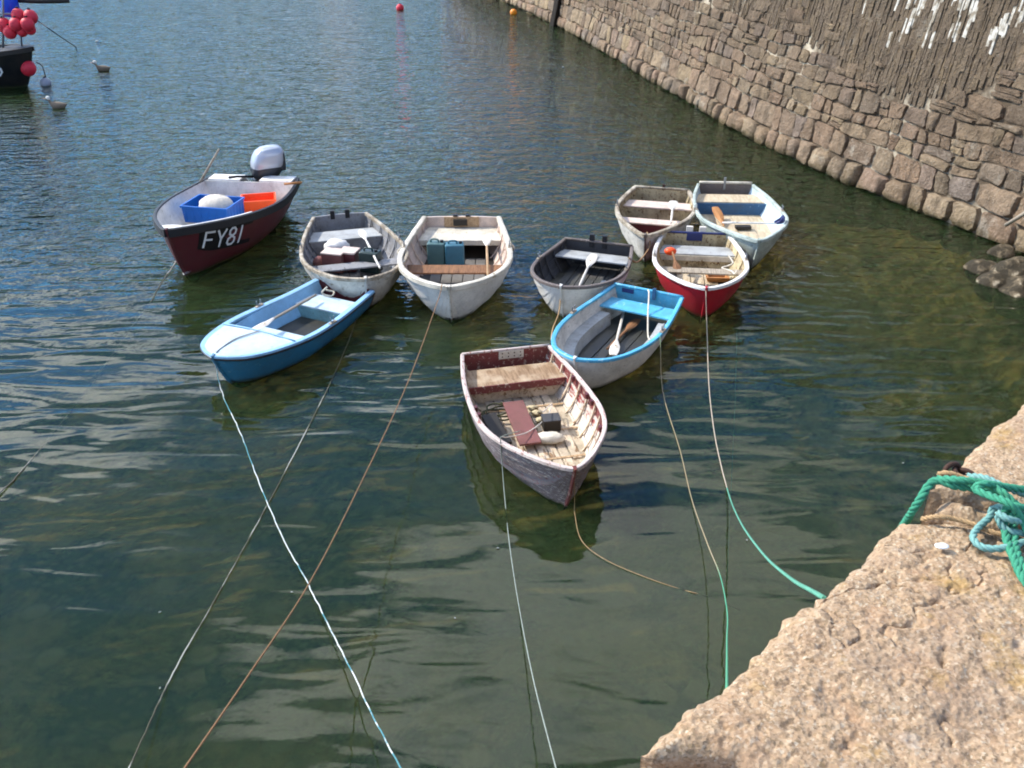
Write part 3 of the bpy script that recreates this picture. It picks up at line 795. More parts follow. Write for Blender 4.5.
M['grey_rub'] = m_paint('grey_brown_rail', '6d625c', '91867a', 0.3, 0.4, 0.7)
M['rail_worn'] = m_wood('worn_rail_wood', '5c5040', 'a99b85', (3, 14, 14), 0.8, 'bfb6a4')
M['pink_rail'] = m_paint('pinkish_white_rail', 'd5c2b6', '9c6a5c', 0.4, 0.35, 0.6)
M['wood'] = m_wood('bleached_wood', '8a6d4f', 'b99c78', (2, 20, 20), 0.8)
M['seat_wood'] = m_wood('worn_brown_seat', '6a5038', 'a3886a', (2, 14, 14), 0.8, 'b8a488')
M['wood_grey'] = m_wood('weathered_grey_wood', '776a5a', 'ada08c', (2, 20, 20), 0.85)
M['wood_brown'] = m_wood('brown_wood', '5e3f28', '8f6644', (2, 18, 18), 0.7)
M['wood_orange'] = m_wood('orange_varnished_wood', '946034', 'b98350', (2, 16, 16), 0.5)
M['oar_white'] = m_paint('painted_oar', 'd8d0c2', '9d8663', 0.25, 0.2, 0.5)
M['ply'] = m_wood('sandy_plywood', 'a08e74', 'c8b79a', (2, 9, 9), 0.8)
M['dark_floor'] = m_plain('dark_wet_floor', '38362f', 0.45, 0.45, 5)
M['bilge'] = m_plain('dark_bilge', '2a241c', 0.6, 0.4, 6)
M['mid_floor'] = m_plain('grey_floor', '6d6861', 0.7, 0.3, 6)
M['iron'] = m_plain('rusty_iron', '4a3327', 0.8, 0.4, 30, 0.3, 0.4)
M['steel'] = m_plain('grey_metal', '8b8f93', 0.35, 0.15, 9, 0.6)
M['cowl_white'] = m_plain('silver_cowl', 'b4b8be', 0.25, 0.06, 5, 0.25, 0.02)
M['cowl_dark'] = m_plain('dark_motor_plastic', '303236', 0.4, 0.2, 8)
M['crate_blue'] = m_plain('blue_plastic', '1c63b4', 0.4, 0.15, 8)
M['crate_orange'] = m_plain('orange_plastic', 'f0541c', 0.4, 0.12, 8)
M['sack'] = m_plain('off_white_cloth', 'd8cdbb', 0.9, 0.25, 18, bump=0.6)
M['can_green'] = m_plain('green_grey_plastic', '4d6b68', 0.45, 0.2, 7)
M['can_teal'] = m_plain('teal_plastic', '3c6d7c', 0.45, 0.2, 7)
M['can_dark'] = m_plain('dark_green_plastic', '263632', 0.4, 0.2, 7)
M['red_ball'] = m_plain('red_vinyl', 'd62c3c', 0.55, 0.3, 7, bump=0.05)
M['orange_ball'] = m_plain('orange_vinyl', 'e98a1c', 0.4, 0.12, 4)
M['grey_ball'] = m_plain('faded_grey_vinyl', '9a9aa0', 0.5, 0.2, 6)
M['blue_drum'] = m_plain('bright_blue_plastic', '1746c4', 0.35, 0.1, 5)
M['letter'] = m_paint('white_lettering', 'e6e6e2', 'a9a9a6', 0.1, 0.12, 0.5)
M['plate'] = m_paint('black_number_panel', '101012', '2a2a2c', 0.1, 0.1, 0.5)
M['brown_board'] = m_paint('dull_red_brown_board', '7b4a44', '5a352f', 0.25, 0.35, 0.7)

STROKES = {'F': [[(0, 0), (0, 1), (0.62, 1)], [(0, 0.52), (0.5, 0.52)]], 'Y': [[(0, 1), (0.32, 0.48), (0.64, 1)], [(0.32, 0.5), (0.32, 0)]],
           '8': [[(0.32, 0.53), (0.08, 0.66), (0.06, 0.86), (0.2, 1), (0.42, 1), (0.57, 0.86), (0.55, 0.66), (0.32, 0.53), (0.05, 0.38), (0.02, 0.15), (0.17, 0), (0.45, 0), (0.61, 0.15), (0.58, 0.38), (0.32, 0.53)]],
           '1': [[(0.18, 0), (0.18, 1)]], '5': [[(0.6, 1), (0.08, 1), (0.04, 0.58), (0.35, 0.62), (0.58, 0.48), (0.6, 0.2), (0.42, 0.02), (0.15, 0), (0, 0.12)]]}
def lettering(boat, text, sg, t_left, t_right, q0, q1, mat, parent, slant=0.12, stroke=0.12, off=0.012, adv=0.9):
    """hand painted characters laid on the hull side, each its own mesh; t_left..t_right in reading order"""
    wtot = adv * (len(text) - 1) + 0.62
    for k, ch in enumerate(text):
        m1 = MB()
        for st in STROKES[ch]:
            for a, b in zip(st, st[1:]):
                a = Vector(a); b = Vector(b); d = (b - a); n = int(max(2, d.length / 0.12)); d.normalize(); nrm = Vector((-d.y, d.x)) * stroke * 0.5
                a = a - d * stroke * 0.35; b = b + d * stroke * 0.35; rows = []
                for i in range(n + 1):
                    c = a.lerp(b, i / n)
                    r = []
                    for s_, o_ in ((1, off), (-1, off), (-1, off - 0.006), (1, off - 0.006)):
                        u, v_ = c + nrm * s_ if s_ > 0 else c - nrm
                        uu = (k * adv + u + slant * v_) / wtot
                        r.append(boat.surf(t_left + (t_right - t_left) * uu, q0 + (q1 - q0) * v_, sg, o_))
                    rows.append(r)
                m1.grid(rows, close_v=True)
        m1.build('character', mat, parent)

def oar(label, p_blade, p_grip, mat, blade_mat=None, flat=None, bl=0.42, r=0.019, bw=0.062, group='oars lying in the boats'):
    p0 = Vector(p_blade); p1 = Vector(p_grip); d = p1 - p0; L = d.length
    root = empty('oar', p0, 0, label, 'oar', group)
    root.rotation_mode = 'QUATERNION'; root.rotation_quaternion = d.to_track_quat('X', 'Z')
    m1 = MB(); m1.tube([(bl * 0.7, 0, 0), (L * 0.5, 0, 0), (L - 0.14, 0, 0), (L - 0.13, 0, 0), (L, 0, 0)], [r * 0.8, r, r * 0.95, r * 0.7, r * 0.7], 8)
    m1.build('shaft', mat, root, smooth=True, auto=40)
    m1 = MB(); rows = []
    for f in np.linspace(0, 1, 10):
        x = f * bl; wd = bw * (0.72 + 0.28 * min(1, f * 4)) * (1 if f < 0.55 else 1 - (f - 0.55) / 0.45 * 0.72); th = 0.008 + 0.010 * f
        rows.append([Vector((x, -wd, 0)), Vector((x, -wd * 0.4, th)), Vector((x, wd * 0.4, th)), Vector((x, wd, 0)), Vector((x, wd * 0.4, -th)), Vector((x, -wd * 0.4, -th))])
    m1.grid(rows, close_v=True); m1.f.append(tuple(range(6))); m1.mi.append(0)
    m1.build('blade', blade_mat or mat, root, smooth=True, auto=60)
    return root

def jerrycan(label, loc, rz, mat, w=0.24, d=0.15, h=0.34):
    root = empty('jerrycan', loc, rz, label, 'jerrycan', 'plastic cans in the dinghies')
    m1 = MB(); m1.box((0, 0, h * 0.45), (w, d, h * 0.9)); m1.build('body', mat, root, bevel=0.028, seg=3, smooth=True, auto=60)
    m1 = MB(); m1.tube(spline([(-w * 0.32, 0, h * 0.88), (-w * 0.26, 0, h * 1.0), (w * 0.08, 0, h * 1.0), (w * 0.14, 0, h * 0.88)], 4), 0.014, 8); m1.build('handle', mat, root, smooth=True)
    m1 = MB(); m1.tube([(w * 0.32, 0, h * 0.88), (w * 0.32, 0, h * 0.98)], 0.027, 10); m1.build('cap', M['black'], root, bevel=0.004)
    return root

def crate(name, label, loc, rz, d, mat, th=0.012, flare=0.03):
    root = empty(name, loc, rz, label, 'crate', 'plastic fish crates')
    w, l_, h = d; m1 = MB()
    def ring(sx, sy, z): return [Vector((a * sx / 2, b * sy / 2, z)) for a, b in ((-1, -1), (1, -1), (1, 1), (-1, 1))]
    rows = [ring(w - flare, l_ - flare, 0), ring(w, l_, h), ring(w - 2 * th, l_ - 2 * th, h), ring(w - flare - 2 * th, l_ - flare - 2 * th, th)]
    m1.grid(rows, close_v=True); m1.f += [(0, 1, 2, 3), (12, 15, 14, 13)]; m1.mi += [0, 0]
    m1.build('tub', mat, root, bevel=0.004)
    m1 = MB(); m1.grid([ring(w + 0.03, l_ + 0.03, h - 0.03), ring(w + 0.035, l_ + 0.035, h + 0.006), ring(w - 2 * th, l_ - 2 * th, h + 0.006), ring(w - 2 * th, l_ - 2 * th, h - 0.01)], close_u=True, close_v=True)
    m1.build('rim', mat, root, bevel=0.003)
    m1 = MB()
    for k in range(6):
        f = -0.42 + 0.168 * k
        for sg in (1, -1): m1.box((f * w, sg * (l_ / 2 - flare * 0.25), h * 0.45), (0.014, 0.016, h * 0.8)); m1.box((sg * (w / 2 - flare * 0.25), f * l_, h * 0.45), (0.016, 0.014, h * 0.8))
    tag(m1.build('side_ribs', mat, root), kind='stuff')
    return root

def blob(name, label, cat, loc, r, mat, noise=0.06, group=None, nu=12, nv=18, sag=0.0):
    m1 = MB(); m1.ball((0, 0, 0), r[0], r[1], r[2], nu, nv, noise)
    o = m1.build(name, mat, smooth=True); o.location = loc
    return tag(o, label, cat, group)

def rope(name, label, pts, r, mat, twist=False, n=8, group='mooring ropes', cat='rope', parent=None, lay=0.07, k=6, jit=0.0):
    P = spline(pts, n)
    if jit:
        for i in range(1, len(P) - 1): P[i] = P[i] + Vector((random.uniform(-jit, jit), random.uniform(-jit, jit), random.uniform(-jit, jit) * 0.5))
    m1 = MB()
    if not twist: m1.tube(P, r, k)
    else:
        # resample and lay three strands round the centre line
        cum = [0.0]
        for a, b in zip(P, P[1:]): cum.append(cum[-1] + (b - a).length)
        tot = cum[-1]; m = max(12, int(tot / (lay / 7))); cs = np.array(cum); A = np.array([tuple(p) for p in P])
        ss = np.linspace(0, tot, m); C = np.stack([np.interp(ss, cs, A[:, i]) for i in range(3)], 1)
        up = Vector((0, 0, 1)); strands = [[], [], []]
        for i in range(m):
            d = Vector(C[min(i + 1, m - 1)] - C[max(i - 1, 0)]).normalized(); a = d.cross(up)
            if a.length < 1e-4: a = d.orthogonal()
            a.normalize(); b = d.cross(a)
            for s_ in range(3):
                th = 2 * math.pi * (ss[i] / lay + s_ / 3); strands[s_].append(Vector(C[i]) + (a * math.cos(th) + b * math.sin(th)) * r * 0.5)
        for st in strands: m1.tube(st, r * 0.55, 5)
    o = m1.build(name, mat, parent, smooth=True)
    if parent is None: tag(o, label, cat, group)
    return o

# ================================================================== the moored boats
# ---- maroon workboat FY81
b1 = Boat('motor_boat', (-4.57, 16.25), 186.5, 3.50, [.78, .89, .92, .80, .60, .34, .17], .60, .85,
          'maroon open motor boat with white FY81 on its black bow panel', cat='motor boat', zk=-0.18, sole=0.08)
b1.hull_smooth(M['maroon'], M['white_clean']); b1.transom(M['maroon'], M['white_clean'], notch=0.12)
b1.gunwale(M['black'], 0.04, 0.02, 0.12, 0.018); b1.stem(M['maroon'])
b1.gunwale(M['white_clean'], -0.02, 0.06, 0.03, 0.022, t0=0.62, name='capping', sides=(1,))
b1.deck(0.93, M['white_clean'], drop=0.0)
b1.bottom(M['white_clean']); b1.boards(M['light_grey'], 5, 0.1, 0.8)
for sg in (1, -1):
    w_ = b1.wr(0.04)
    b1.box('stern_deck', (0.13, sg * (w_ * 0.58), .615), (0.30, w_ * 0.72, 0.03), M['white_clean'])
b1.riser(0.085, 0.09, 0.60, M['white_clean'], name='motor_well_panel')
m1 = MB(); T_ = np.linspace(0.89, 0.62, 10)
m1.grid([[b1.surf(t, q, 1, o) for q, o in ((0.63, 0.001), (0.63, 0.007), (0.93, 0.007), (0.93, 0.001))] for t in T_], close_v=True)
panel = m1.build('number_panel', M['plate'], b1.root)
lettering(b1, 'FY81', 1, 0.868, 0.668, 0.675, 0.885, M['letter'], panel)
# outboard
om = empty('outboard_motor', b1.M @ Vector((-0.10, 0.10, 0.50)), b1.root.rotation_euler.z + R(-55), 'silver topped outboard motor on the stern of the maroon motor boat', 'outboard motor'); om.scale = (1.12, 1.12, 1.12)
m1 = MB(); rows = []
lean = lambda z: -0.22 * max(z - 0.05, 0)
for z, sx, sy in ((0.22, 0.235, 0.165), (0.25, 0.25, 0.175), (0.33, 0.255, 0.178), (0.41, 0.245, 0.17), (0.48, 0.215, 0.15), (0.53, 0.155, 0.11), (0.55, 0.06, 0.05), (0.553, 0.01, 0.01)):
    rows.append([Vector((lean(z) - 0.05 - 0.10 * max(z - 0.4, 0) + sx * math.copysign(abs(math.cos(a)) ** 0.6, math.cos(a)), sy * math.copysign(abs(math.sin(a)) ** 0.6, math.sin(a)), z)) for a in np.linspace(0, 2 * math.pi, 28, endpoint=False)])
m1.grid(rows, close_v=True); m1.build('cowl', M['cowl_white'], om, smooth=True)
m1 = MB(); rows = []
for z, sx, sy in ((-0.02, 0.11, 0.08), (0.04, 0.16, 0.11), (0.10, 0.22, 0.15), (0.17, 0.245, 0.17), (0.235, 0.25, 0.172)):
    rows.append([Vector((lean(z) - 0.05 + sx * math.copysign(abs(math.cos(a)) ** 0.7, math.cos(a)), sy * math.copysign(abs(math.sin(a)) ** 0.7, math.sin(a)), z)) for a in np.linspace(0, 2 * math.pi, 28, endpoint=False)])
m1.grid(rows, close_v=True); m1.build('lower_cowl', M['cowl_dark'], om, smooth=True)
m1 = MB(); m1.box((-0.30, 0, 0.30), (0.14, 0.27, 0.30)); m1.build('rear_cover', M['cowl_dark'], om, bevel=0.055, seg=4, smooth=True, auto=60)
m1 = MB(); m1.box((-0.03, 0, -0.45), (0.14, 0.10, 0.9)); m1.build('leg', M['cowl_dark'], om, bevel=0.03)
m1 = MB(); m1.box((0.07, 0, -0.06), (0.16, 0.22, 0.22)); m1.build('clamp', M['cowl_dark'], om, bevel=0.02)
m1 = MB(); m1.tube([(0.12, 0.03, 0.1), (0.42, 0.10, 0.16), (0.55, 0.13, 0.17)], [0.02, 0.018, 0.022], 8); m1.build('tiller', M['black'], om, smooth=True)
# crates
p = at(214, 211, 0.42); cb = crate('fish_crate', 'blue plastic fish crate holding a pale sack in the maroon motor boat', (p.x, p.y, 0.30), R(-12), (0.80, 0.62, 0.28), M['crate_blue'])
p = at(217, 205, 0.55); blob('sack', 'rounded off white sack lying in the blue crate', 'sack', (p.x - 0.02, p.y + 0.03, 0.52), (0.30, 0.22, 0.19), M['sack'], 0.05)
p = at(259, 203, 0.40); crate('fish_crate', 'orange plastic crate beside the blue crate in the maroon motor boat', (p.x, p.y, 0.28), R(14), (0.55, 0.42, 0.22), M['crate_orange'], flare=0.08)
b1.thwart(0.30, 0.38, 0.27, M['light_grey']); b1.thwart(0.60, 0.68, 0.29, M['light_grey'])
A0 = b1.M @ Vector((0.45, -0.82, 0.62)); tip = at(219, 149, 1.15)
m1 = MB(); m1.tube([A0, A0.lerp(tip, 0.5), tip], [0.022, 0.02, 0.016], 8)
tag(m1.build('boathook', M['wood_grey'], smooth=True), 'grey pole slanting up from the rail of the maroon motor boat', 'pole')
m1 = MB(); m1.tube([at(284, 184, 0.66), at(302, 182.5, 0.67)], 0.022, 8); tag(m1.build('tiller_stick', M['wood_orange'], smooth=True), 'short tan stick poking over the stern corner of the maroon motor boat', 'stick')
p = at(240, 208, .3)

# ---- cluttered grey dinghy
b2 = Boat('rowing_dinghy', (-2.81, 14.62), 164.2, 3.05, [.43, .60, .71, .76, .69, .50, .33], .45, .55,
          'weathered off white clinker dinghy full of cans and boxes, behind the light blue boat')
b2.planks(M['white_old'], M['grey_in'], 6); b2.transom(M['white_old'], M['grey_in']); b2.stem(M['white_old'])
b2.gunwale(M['rail_worn'], 0.024, 0.03, 0.05); b2.pads(M['black'], 0.14, 0.12); b2.bottom(M['dark_floor']); b2.boards(M['grey_in'], 7, 0.03, 0.8)
b2.ribs(M['grey_in'], 8)
b2.thwart(0.10, 0.24, 0.30, M['light_grey'], name='stern_seat'); b2.riser(0.235, 0.06, 0.272, M['grey_in']); b2.thwart(0.55, 0.63, 0.27, M['grey_in'])
p = at(337, 248, 0.28); blob('bag', 'crumpled white plastic bag in the cluttered clinker dinghy', 'bag', (p.x, p.y, 0.30), (0.19, 0.13, 0.12), M['white_clean'], 0.12)
for k, (px, py, w_, mt, nm) in enumerate(((335, 263, 0.42, 'brown_board', 'pale topped brown box, left of two in the cluttered dinghy'), (350, 262, 0.34, 'maroon', 'dark maroon box between the brown box and the dark can'))):
    p = at(px, py, 0.2); m1 = MB(); m1.box((0, 0, 0.14), (w_ * 0.76, 0.24, 0.28)); o = m1.build('box', M[mt], bevel=0.012)
    o.location = (p.x, p.y, 0.09); o.rotation_euler = (0, 0, R(-14)); tag(o, nm, 'box', 'boxes in the cluttered dinghy')
    m1 = MB(); m1.box((0, 0, 0.293), (w_ * 0.78 + 0.004, 0.25, 0.022 + 0.006 * k)); m1.build('lid', M['cream_pink'], o, bevel=0.006)
p = at(371, 264, 0.2); jerrycan('dark green jerrycan at the right of the cluttered clinker dinghy', (p.x, p.y, 0.085), R(-16), M['can_dark'], 0.30, 0.2, 0.36)
p = at(317, 262, 0.2); blob('net_float', 'dark round float against the left side of the cluttered dinghy', 'float', (p.x + .03, p.y + .03, 0.18), (0.10, 0.10, 0.10), M['brown_board'], 0.02)
oar('white oar standing among the cans in the cluttered clinker dinghy', at(361, 230, .40), at(380, 268, 0.36), M['oar_white'])
p = b2.M @ Vector((3.0, 0.28, 0.22)); 
blob('fender', 'small black fender hanging by the bow of the cluttered dinghy', 'fender', b2.M @ Vector((2.45, -0.62, 0.20)), (0.075, 0.075, 0.12), M['black'], 0.0)

# ---- white clinker dinghy with two cans
b3 = Boat('rowing_dinghy', (-0.81, 14.36), 180.2, 3.13, [.60, .70, .77, .79, .70, .49, .28], .50, .62,
          'white clinker dinghy with two blue green cans and a broad stern seat')
b3.planks(M['white_clean'], M['cream_pink'], 6); b3.transom(M['white_clean'], M['cream_pink']); b3.stem(M['white_old'])
b3.gunwale(M['cream'], 0.035, 0.04, 0.06, 0.02, lump=0.004); b3.bottom(M['bilge']); b3.boards(M['mid_floor'], 7, 0.22, 0.86)
b3.ribs(M['cream_pink'], 8)
b3.thwart(0.004, 0.20, 0.34, M['cream'], name='stern_seat'); b3.riser(0.20, 0.26, 0.32, M['cream'], name='seat_front')
b3.box('motor_board', (0.016, 0.0, 0.43), (0.03, 0.56, 0.17), M['wood']); b3.box('motor_pad', (0.047, -0.02, 0.43), (0.04, 0.22, 0.10), M['bilge'])
b3.pads(M['black'], 0.07, 0.10)
b3.thwart(0.50, 0.60, 0.31, M['wood_brown'])
p = at(437, 262, 0.12); jerrycan('grey green jerrycan, left of the pair in the white clinker dinghy', (p.x, p.y, 0.085), R(-5), M['can_green'], 0.27, 0.19, 0.40)
p = at(455, 263, 0.12); jerrycan('teal blue jerrycan, right of the pair in the white clinker dinghy', (p.x, p.y, 0.085), R(4), M['can_teal'], 0.29, 0.19, 0.39)
oar('cream oar resting along the right side of the white clinker dinghy', at(486.5, 236, .39), at(488, 278, .36), M['wood'], M['oar_white'])
for sg, tt in ((-1, 0.48), (1, 0.42)):
    m1 = MB(); c0 = b3.p(tt, sg * (b3.wr(tt) + 0.01), b3.zr(tt)); m1.tube(spline([c0 + Vector((-.07, 0, .02)), c0 + Vector((-.03, sg * .05, -.02)), c0 + Vector((.03, sg * .05, -.04)), c0 + Vector((.08, 0, .02))], 4), 0.02, 6); m1.build('rope_becket', M['rail_worn'], b3.root, smooth=True)

# ---- light blue decked boat
b4 = Boat('rowing_dinghy', (-2.32, 11.91), 205.9, 2.60, [.48, .53, .585, .60, .54, .42, .28], .36, .46,
          'light blue rowing boat with a chalky white foredeck and a maroon stern board', zk=-0.14, sole=0.05)
b4.hull_smooth(M['blue_out'], M['aqua_in']); b4.transom(M['blue_out'], M['maroon']); b4.stem(M['blue_out'])
b4.gunwale(M['blue_pale'], 0.02, 0.06, 0.035, 0.014); b4.gunwale(M['black_paint'], 0.028, -0.015, 0.025, -0.012, name='rub_strip')
b4.deck(0.70, M['deck_pale'], drop=-0.006, camber=0.025)
m1 = MB(); m1.tube([b4.p(0.695, y * b4.wr(0.695), b4.zr(0.695) + 0.022 + 0.025 * (1 - y * y)) for y in np.linspace(-.97, .97, 9)], 0.010, 6); m1.build('deck_edge', M['blue_pale'], b4.root, smooth=True)
b4.bottom(M['dark_floor'], 0.045); b4.side_bench(M['blue_pale'], 0.01, 0.71, 0.345, 0.05, sides=(-1,), slope=0.12)
b4.side_bench(M['blue_pale'], 0.01, 0.71, 0.345, 0.03, sides=(1,), slope=0.05)
b4.thwart(0.07, 0.22, 0.235, M['deck_pale'], name='stern_seat'); b4.riser(0.215, 0.045, 0.21, M['aqua_in'])
b4.thwart(0.50, 0.58, 0.21, M['deck_pale'])
oar('wooden oar lying inside the light blue boat under its foredeck', at(252, 331, 0.36), at(316, 295, 0.33), M['wood_grey'], M['oar_white'])
m1 = MB(); q0 = b4.p(0.98, 0, b4.zr(1) + 0.03); m1.tube(spline([b4.p(0.70, 0.02, b4.zr(.7) + .05), b4.p(0.82, -0.06, b4.zr(.8) + .05), b4.p(0.93, -0.03, b4.zr(.93) + .04), q0], 6), 0.008, 6)
tag(m1.build('painter', M['light_grey'], b4.root, smooth=True))
m1 = MB(); m1.tube(spline([b4.local(327, 287, .40), b4.local(322, 293, .27), b4.local(331, 296, .26), b4.local(334, 292, .27), b4.local(326, 290, .30)], 6), 0.012, 6); m1.build('stern_line', M['cream'], b4.root, smooth=True)

# ---- white dinghy with a dark inside
b5 = Boat('rowing_dinghy', (1.31, 13.42), 198.8, 2.04, [.53, .60, .65, .64, .57, .42, .27], .42, .52,
          'small white clinker dinghy with a dark inside and one white oar')
b5.planks(M['white_clean'], M['dark_in'], 6); b5.transom(M['white_clean'], M['dark_in'], arch=0.0); b5.stem(M['white_clean'])
b5.gunwale(M['grey_rub'], 0.022, 0.03, 0.04); b5.bottom(M['dark_floor']); b5.boards(M['dark_in'], 8, 0.05, 0.85); b5.boards(M['light_grey'], 3, 0.3, 0.75, z=0.068, y0=0.42, y1=0.98, gap=0.03)
b5.ribs(M['dark_in'], 7)
b5.thwart(0.06, 0.21, 0.30, M['light_grey'], name='stern_seat'); b5.pads(M['black'], 0.20, 0.10)
m1 = MB(); m1.tube([b5.p(0.002, y * b5.wr(0), b5.zs + 0.012) for y in np.linspace(-1, 1, 8)], 0.02, 6); m1.build('transom_rail', M['grey_rub'], b5.root, smooth=True)
oar('white bladed oar in the dark inside of the small white dinghy', at(594, 254, .33), at(578, 289, .20), M['oar_white'], bw=0.075)

# ---- white boat with a light blue rim
b6 = Boat('rowing_dinghy', (1.83, 11.57), 207.5, 2.41, [.49, .55, .60, .595, .53, .41, .27], .42, .50,
          'white dinghy with a bright light blue rim and light blue stern seat')
b6.hull_smooth(M['white_clean'], M['white_old']); b6.transom(M['white_clean'], M['cyan']); b6.stem(M['white_clean'])
b6.gunwale(M['cyan'], 0.022, 0.034, 0.035, 0.012)
m1 = MB(); m1.tube([b6.p(0.0, y * b6.wr(0), b6.zs + 0.012) for y in np.linspace(-1, 1, 8)], 0.02, 6); m1.build('transom_rail', M['cyan'], b6.root, smooth=True)
b6.bottom(M['dark_floor']); b6.boards(M['dark_floor'], 6, 0.2, 0.84); b6.side_bench(M['light_grey'], 0.2, 0.86, 0.22, 0.15)
b6.thwart(0.05, 0.19, 0.29, M['cyan'], name='stern_seat')
b6.box('name_board', (0.008, -0.28, 0.37), (0.014, 0.17, 0.06), M['navy'])
m1 = MB(); m1.box((0, 0, 0), (0.03, 0.05, 0.16)); o = m1.build('motor_pad', M['mid_blue'], b6.root, bevel=0.006); o.location = (0.02, 0.10, 0.40)
oar('peeling white oar on the dark floor of the light blue rimmed dinghy', at(613, 355, .13), at(624, 311, .14), M['oar_white'], M['oar_white'])
oar('brown wooden oar on the dark floor of the light blue rimmed dinghy', at(638, 319, .12), at(607, 349, .12), M['wood_brown'])
rope('stern_line', '', [b6.local(648, 290, .46), b6.local(649, 294, .46), b6.local(648, 315, .30), b6.local(648, 335, .20), b6.local(650, 340, .38)], 0.011, M['cream'], parent=b6.root)

# ---- nearest boat, flaking red and white
b7 = Boat('rowing_dinghy', (-0.07, 9.81), 166.8, 2.82, [.53, .62, .66, .64, .525, .32, .175], .42, .60,
          'nearest dinghy, flaking violet and red clinker hull with a maroon board inside', sole=0.05)
b7.planks(M['purple_worn'], M['pale_in'], 7, alt={4: M['violet_red']}, alt_in={6: M['maroon_worn'], 5: M['red_white']}); b7.transom(M['maroon_worn'], M['maroon_worn'], arch=0.0); b7.stem(M['maroon_worn'], up=0.02)
b7.gunwale(M['pink_rail'], 0.02, 0.026, 0.035)
m1 = MB(); m1.tube([b7.p(0.0, y * b7.wr(0), b7.zs + 0.008) for y in np.linspace(-1, 1, 8)], 0.016, 6); m1.build('transom_rail', M['pink_rail'], b7.root, smooth=True)
b7.bottom(M['sand_in']); b7.boards(M['sand_in'], 9, 0.05, 0.88, gap=0.018)
for t_ in np.linspace(0.27, 0.84, 4): b7.thwart(t_, t_ + 0.011, 0.073, M['wood'], th=0.006, name='floor_timber')
b7.ribs(M['sand_in'], 10, 0.06, 0.9)
b7.thwart(0.06, 0.20, 0.29, M['seat_wood'], name='stern_seat'); b7.riser(0.205, 0.20, 0.288, M['maroon_worn']); b7.riser(0.19, 0.05, 0.21, M['sand_in'], name='locker_front')
b7.box('transom_patch', (0.012, 0.06, 0.365), (0.018, 0.30, 0.10), M['cream'], 0.002)
for k in range(8): b7.box('bolt', (0.024, -0.05 + 0.073 * (k % 4), 0.345 + 0.045 * (k // 4)), (0.008, 0.014, 0.014), M['iron'], 0.002)
for sg, tt in ((1, 0.28), (1, 0.44), (1, 0.50), (1, 0.72), (-1, 0.44), (-1, 0.5)):
    y_ = b7.wr(tt) - 0.05; b7.box('rowlock_block', (b7.L * tt, sg * y_, b7.zr(tt) - 0.03), (0.05, 0.035, 0.06), M['maroon'], 0.006)
# cargo of the near boat
P_ = [at(502, 405, .16), at(524, 403, .16), at(542, 441, .16), at(519, 445, .16)]; c0 = sum(P_, Vector()) / 4
ang = math.atan2((P_[3] - P_[0]).y + (P_[2] - P_[1]).y, (P_[3] - P_[0]).x + (P_[2] - P_[1]).x)
m1 = MB(); m1.box((0, 0, 0), ((P_[3] - P_[0]).length, 0.235, 0.025)); o = m1.build('loose_board', M['brown_board'], bevel=0.005)
o.location = (c0.x, c0.y, 0.165); o.rotation_euler = (0, R(2), ang); tag(o, 'dull maroon board lying flat in the nearest dinghy', 'board')
for s_ in (-.8, .8):
    m1 = MB(); m1.box((s_ * 0.28, 0, -0.042), (0.05, 0.2, 0.06)); m1.build('batten', M['wood_brown'], o, bevel=0.004)
p = at(551, 424, .12); m1 = MB(); m1.box((0, 0, 0.05), (0.19, 0.16, 0.13)); o = m1.build('box', M['bilge'], bevel=0.008); o.location = (p.x, p.y, 0.085); o.rotation_euler = (0, 0, R(10)); tag(o, 'small dark square box beside the maroon board', 'box')
m1 = MB(); m1.box((0, 0, 0.118), (0.195, 0.165, 0.012)); m1.build('lid', M['dark_in'], o, bevel=0.003)
p = at(549, 437, .13); blob('cloth', 'crumpled beige cloth on the floor of the nearest dinghy', 'cloth', (p.x, p.y, 0.12), (0.17, 0.09, 0.055), M['cream'], 0.12)
p = at(499, 413, .12)
pts = []
for k in range(34):
    a = k * 0.62; rr_ = 0.13 + 0.02 * math.sin(k * 1.7); pts.append((p.x + rr_ * 1.2 * math.cos(a) + 0.02 * math.sin(k), p.y + rr_ * math.sin(a), 0.09 + 0.0028 * k))
rope('rope_coil', 'tangled coil of dark green rope left of the maroon board', pts, 0.010, m_plain('weedy_rope', '4d4c31', 0.9, 0.4, 40), n=4, group='coiled ropes')
p0, p1 = at(488, 415, .2), at(505, 437, .2); m1 = MB(); m1.box((0, 0, 0), ((p1 - p0).length, 0.17, 0.05)); o = m1.build('tarpaulin', M['bilge'], bevel=0.015); o.location = ((p0 + p1) / 2); o.location.z = 0.15; o.rotation_euler = (0, R(12), math.atan2((p1 - p0).y, (p1 - p0).x)); tag(o, 'folded dark tarpaulin along the left side of the nearest dinghy', 'tarpaulin')
rope('loose_line', 'thin pale line strewn across the floor of the nearest dinghy', [at(543, 412, .3), at(552, 404, .2), at(546, 418, .15), at(528, 432, .2), at(508, 437, .3), at(503, 437, .5)], 0.006, M['oar_white'], group='loose lines')
for k, (px, py) in enumerate(((537, 413), (541, 420), (533, 408))):
    p = at(px, py, .1); blob('rag', ('yellowish rag midway between the maroon board and the dark box', 'yellowish rag touching the dark box in the nearest dinghy', 'yellowish rag farthest from the dark box in the nearest dinghy')[k], 'rag', (p.x, p.y, 0.10), (0.06, 0.045, 0.03), M['cream_dirty'], 0.2, 'rags in the nearest dinghy')

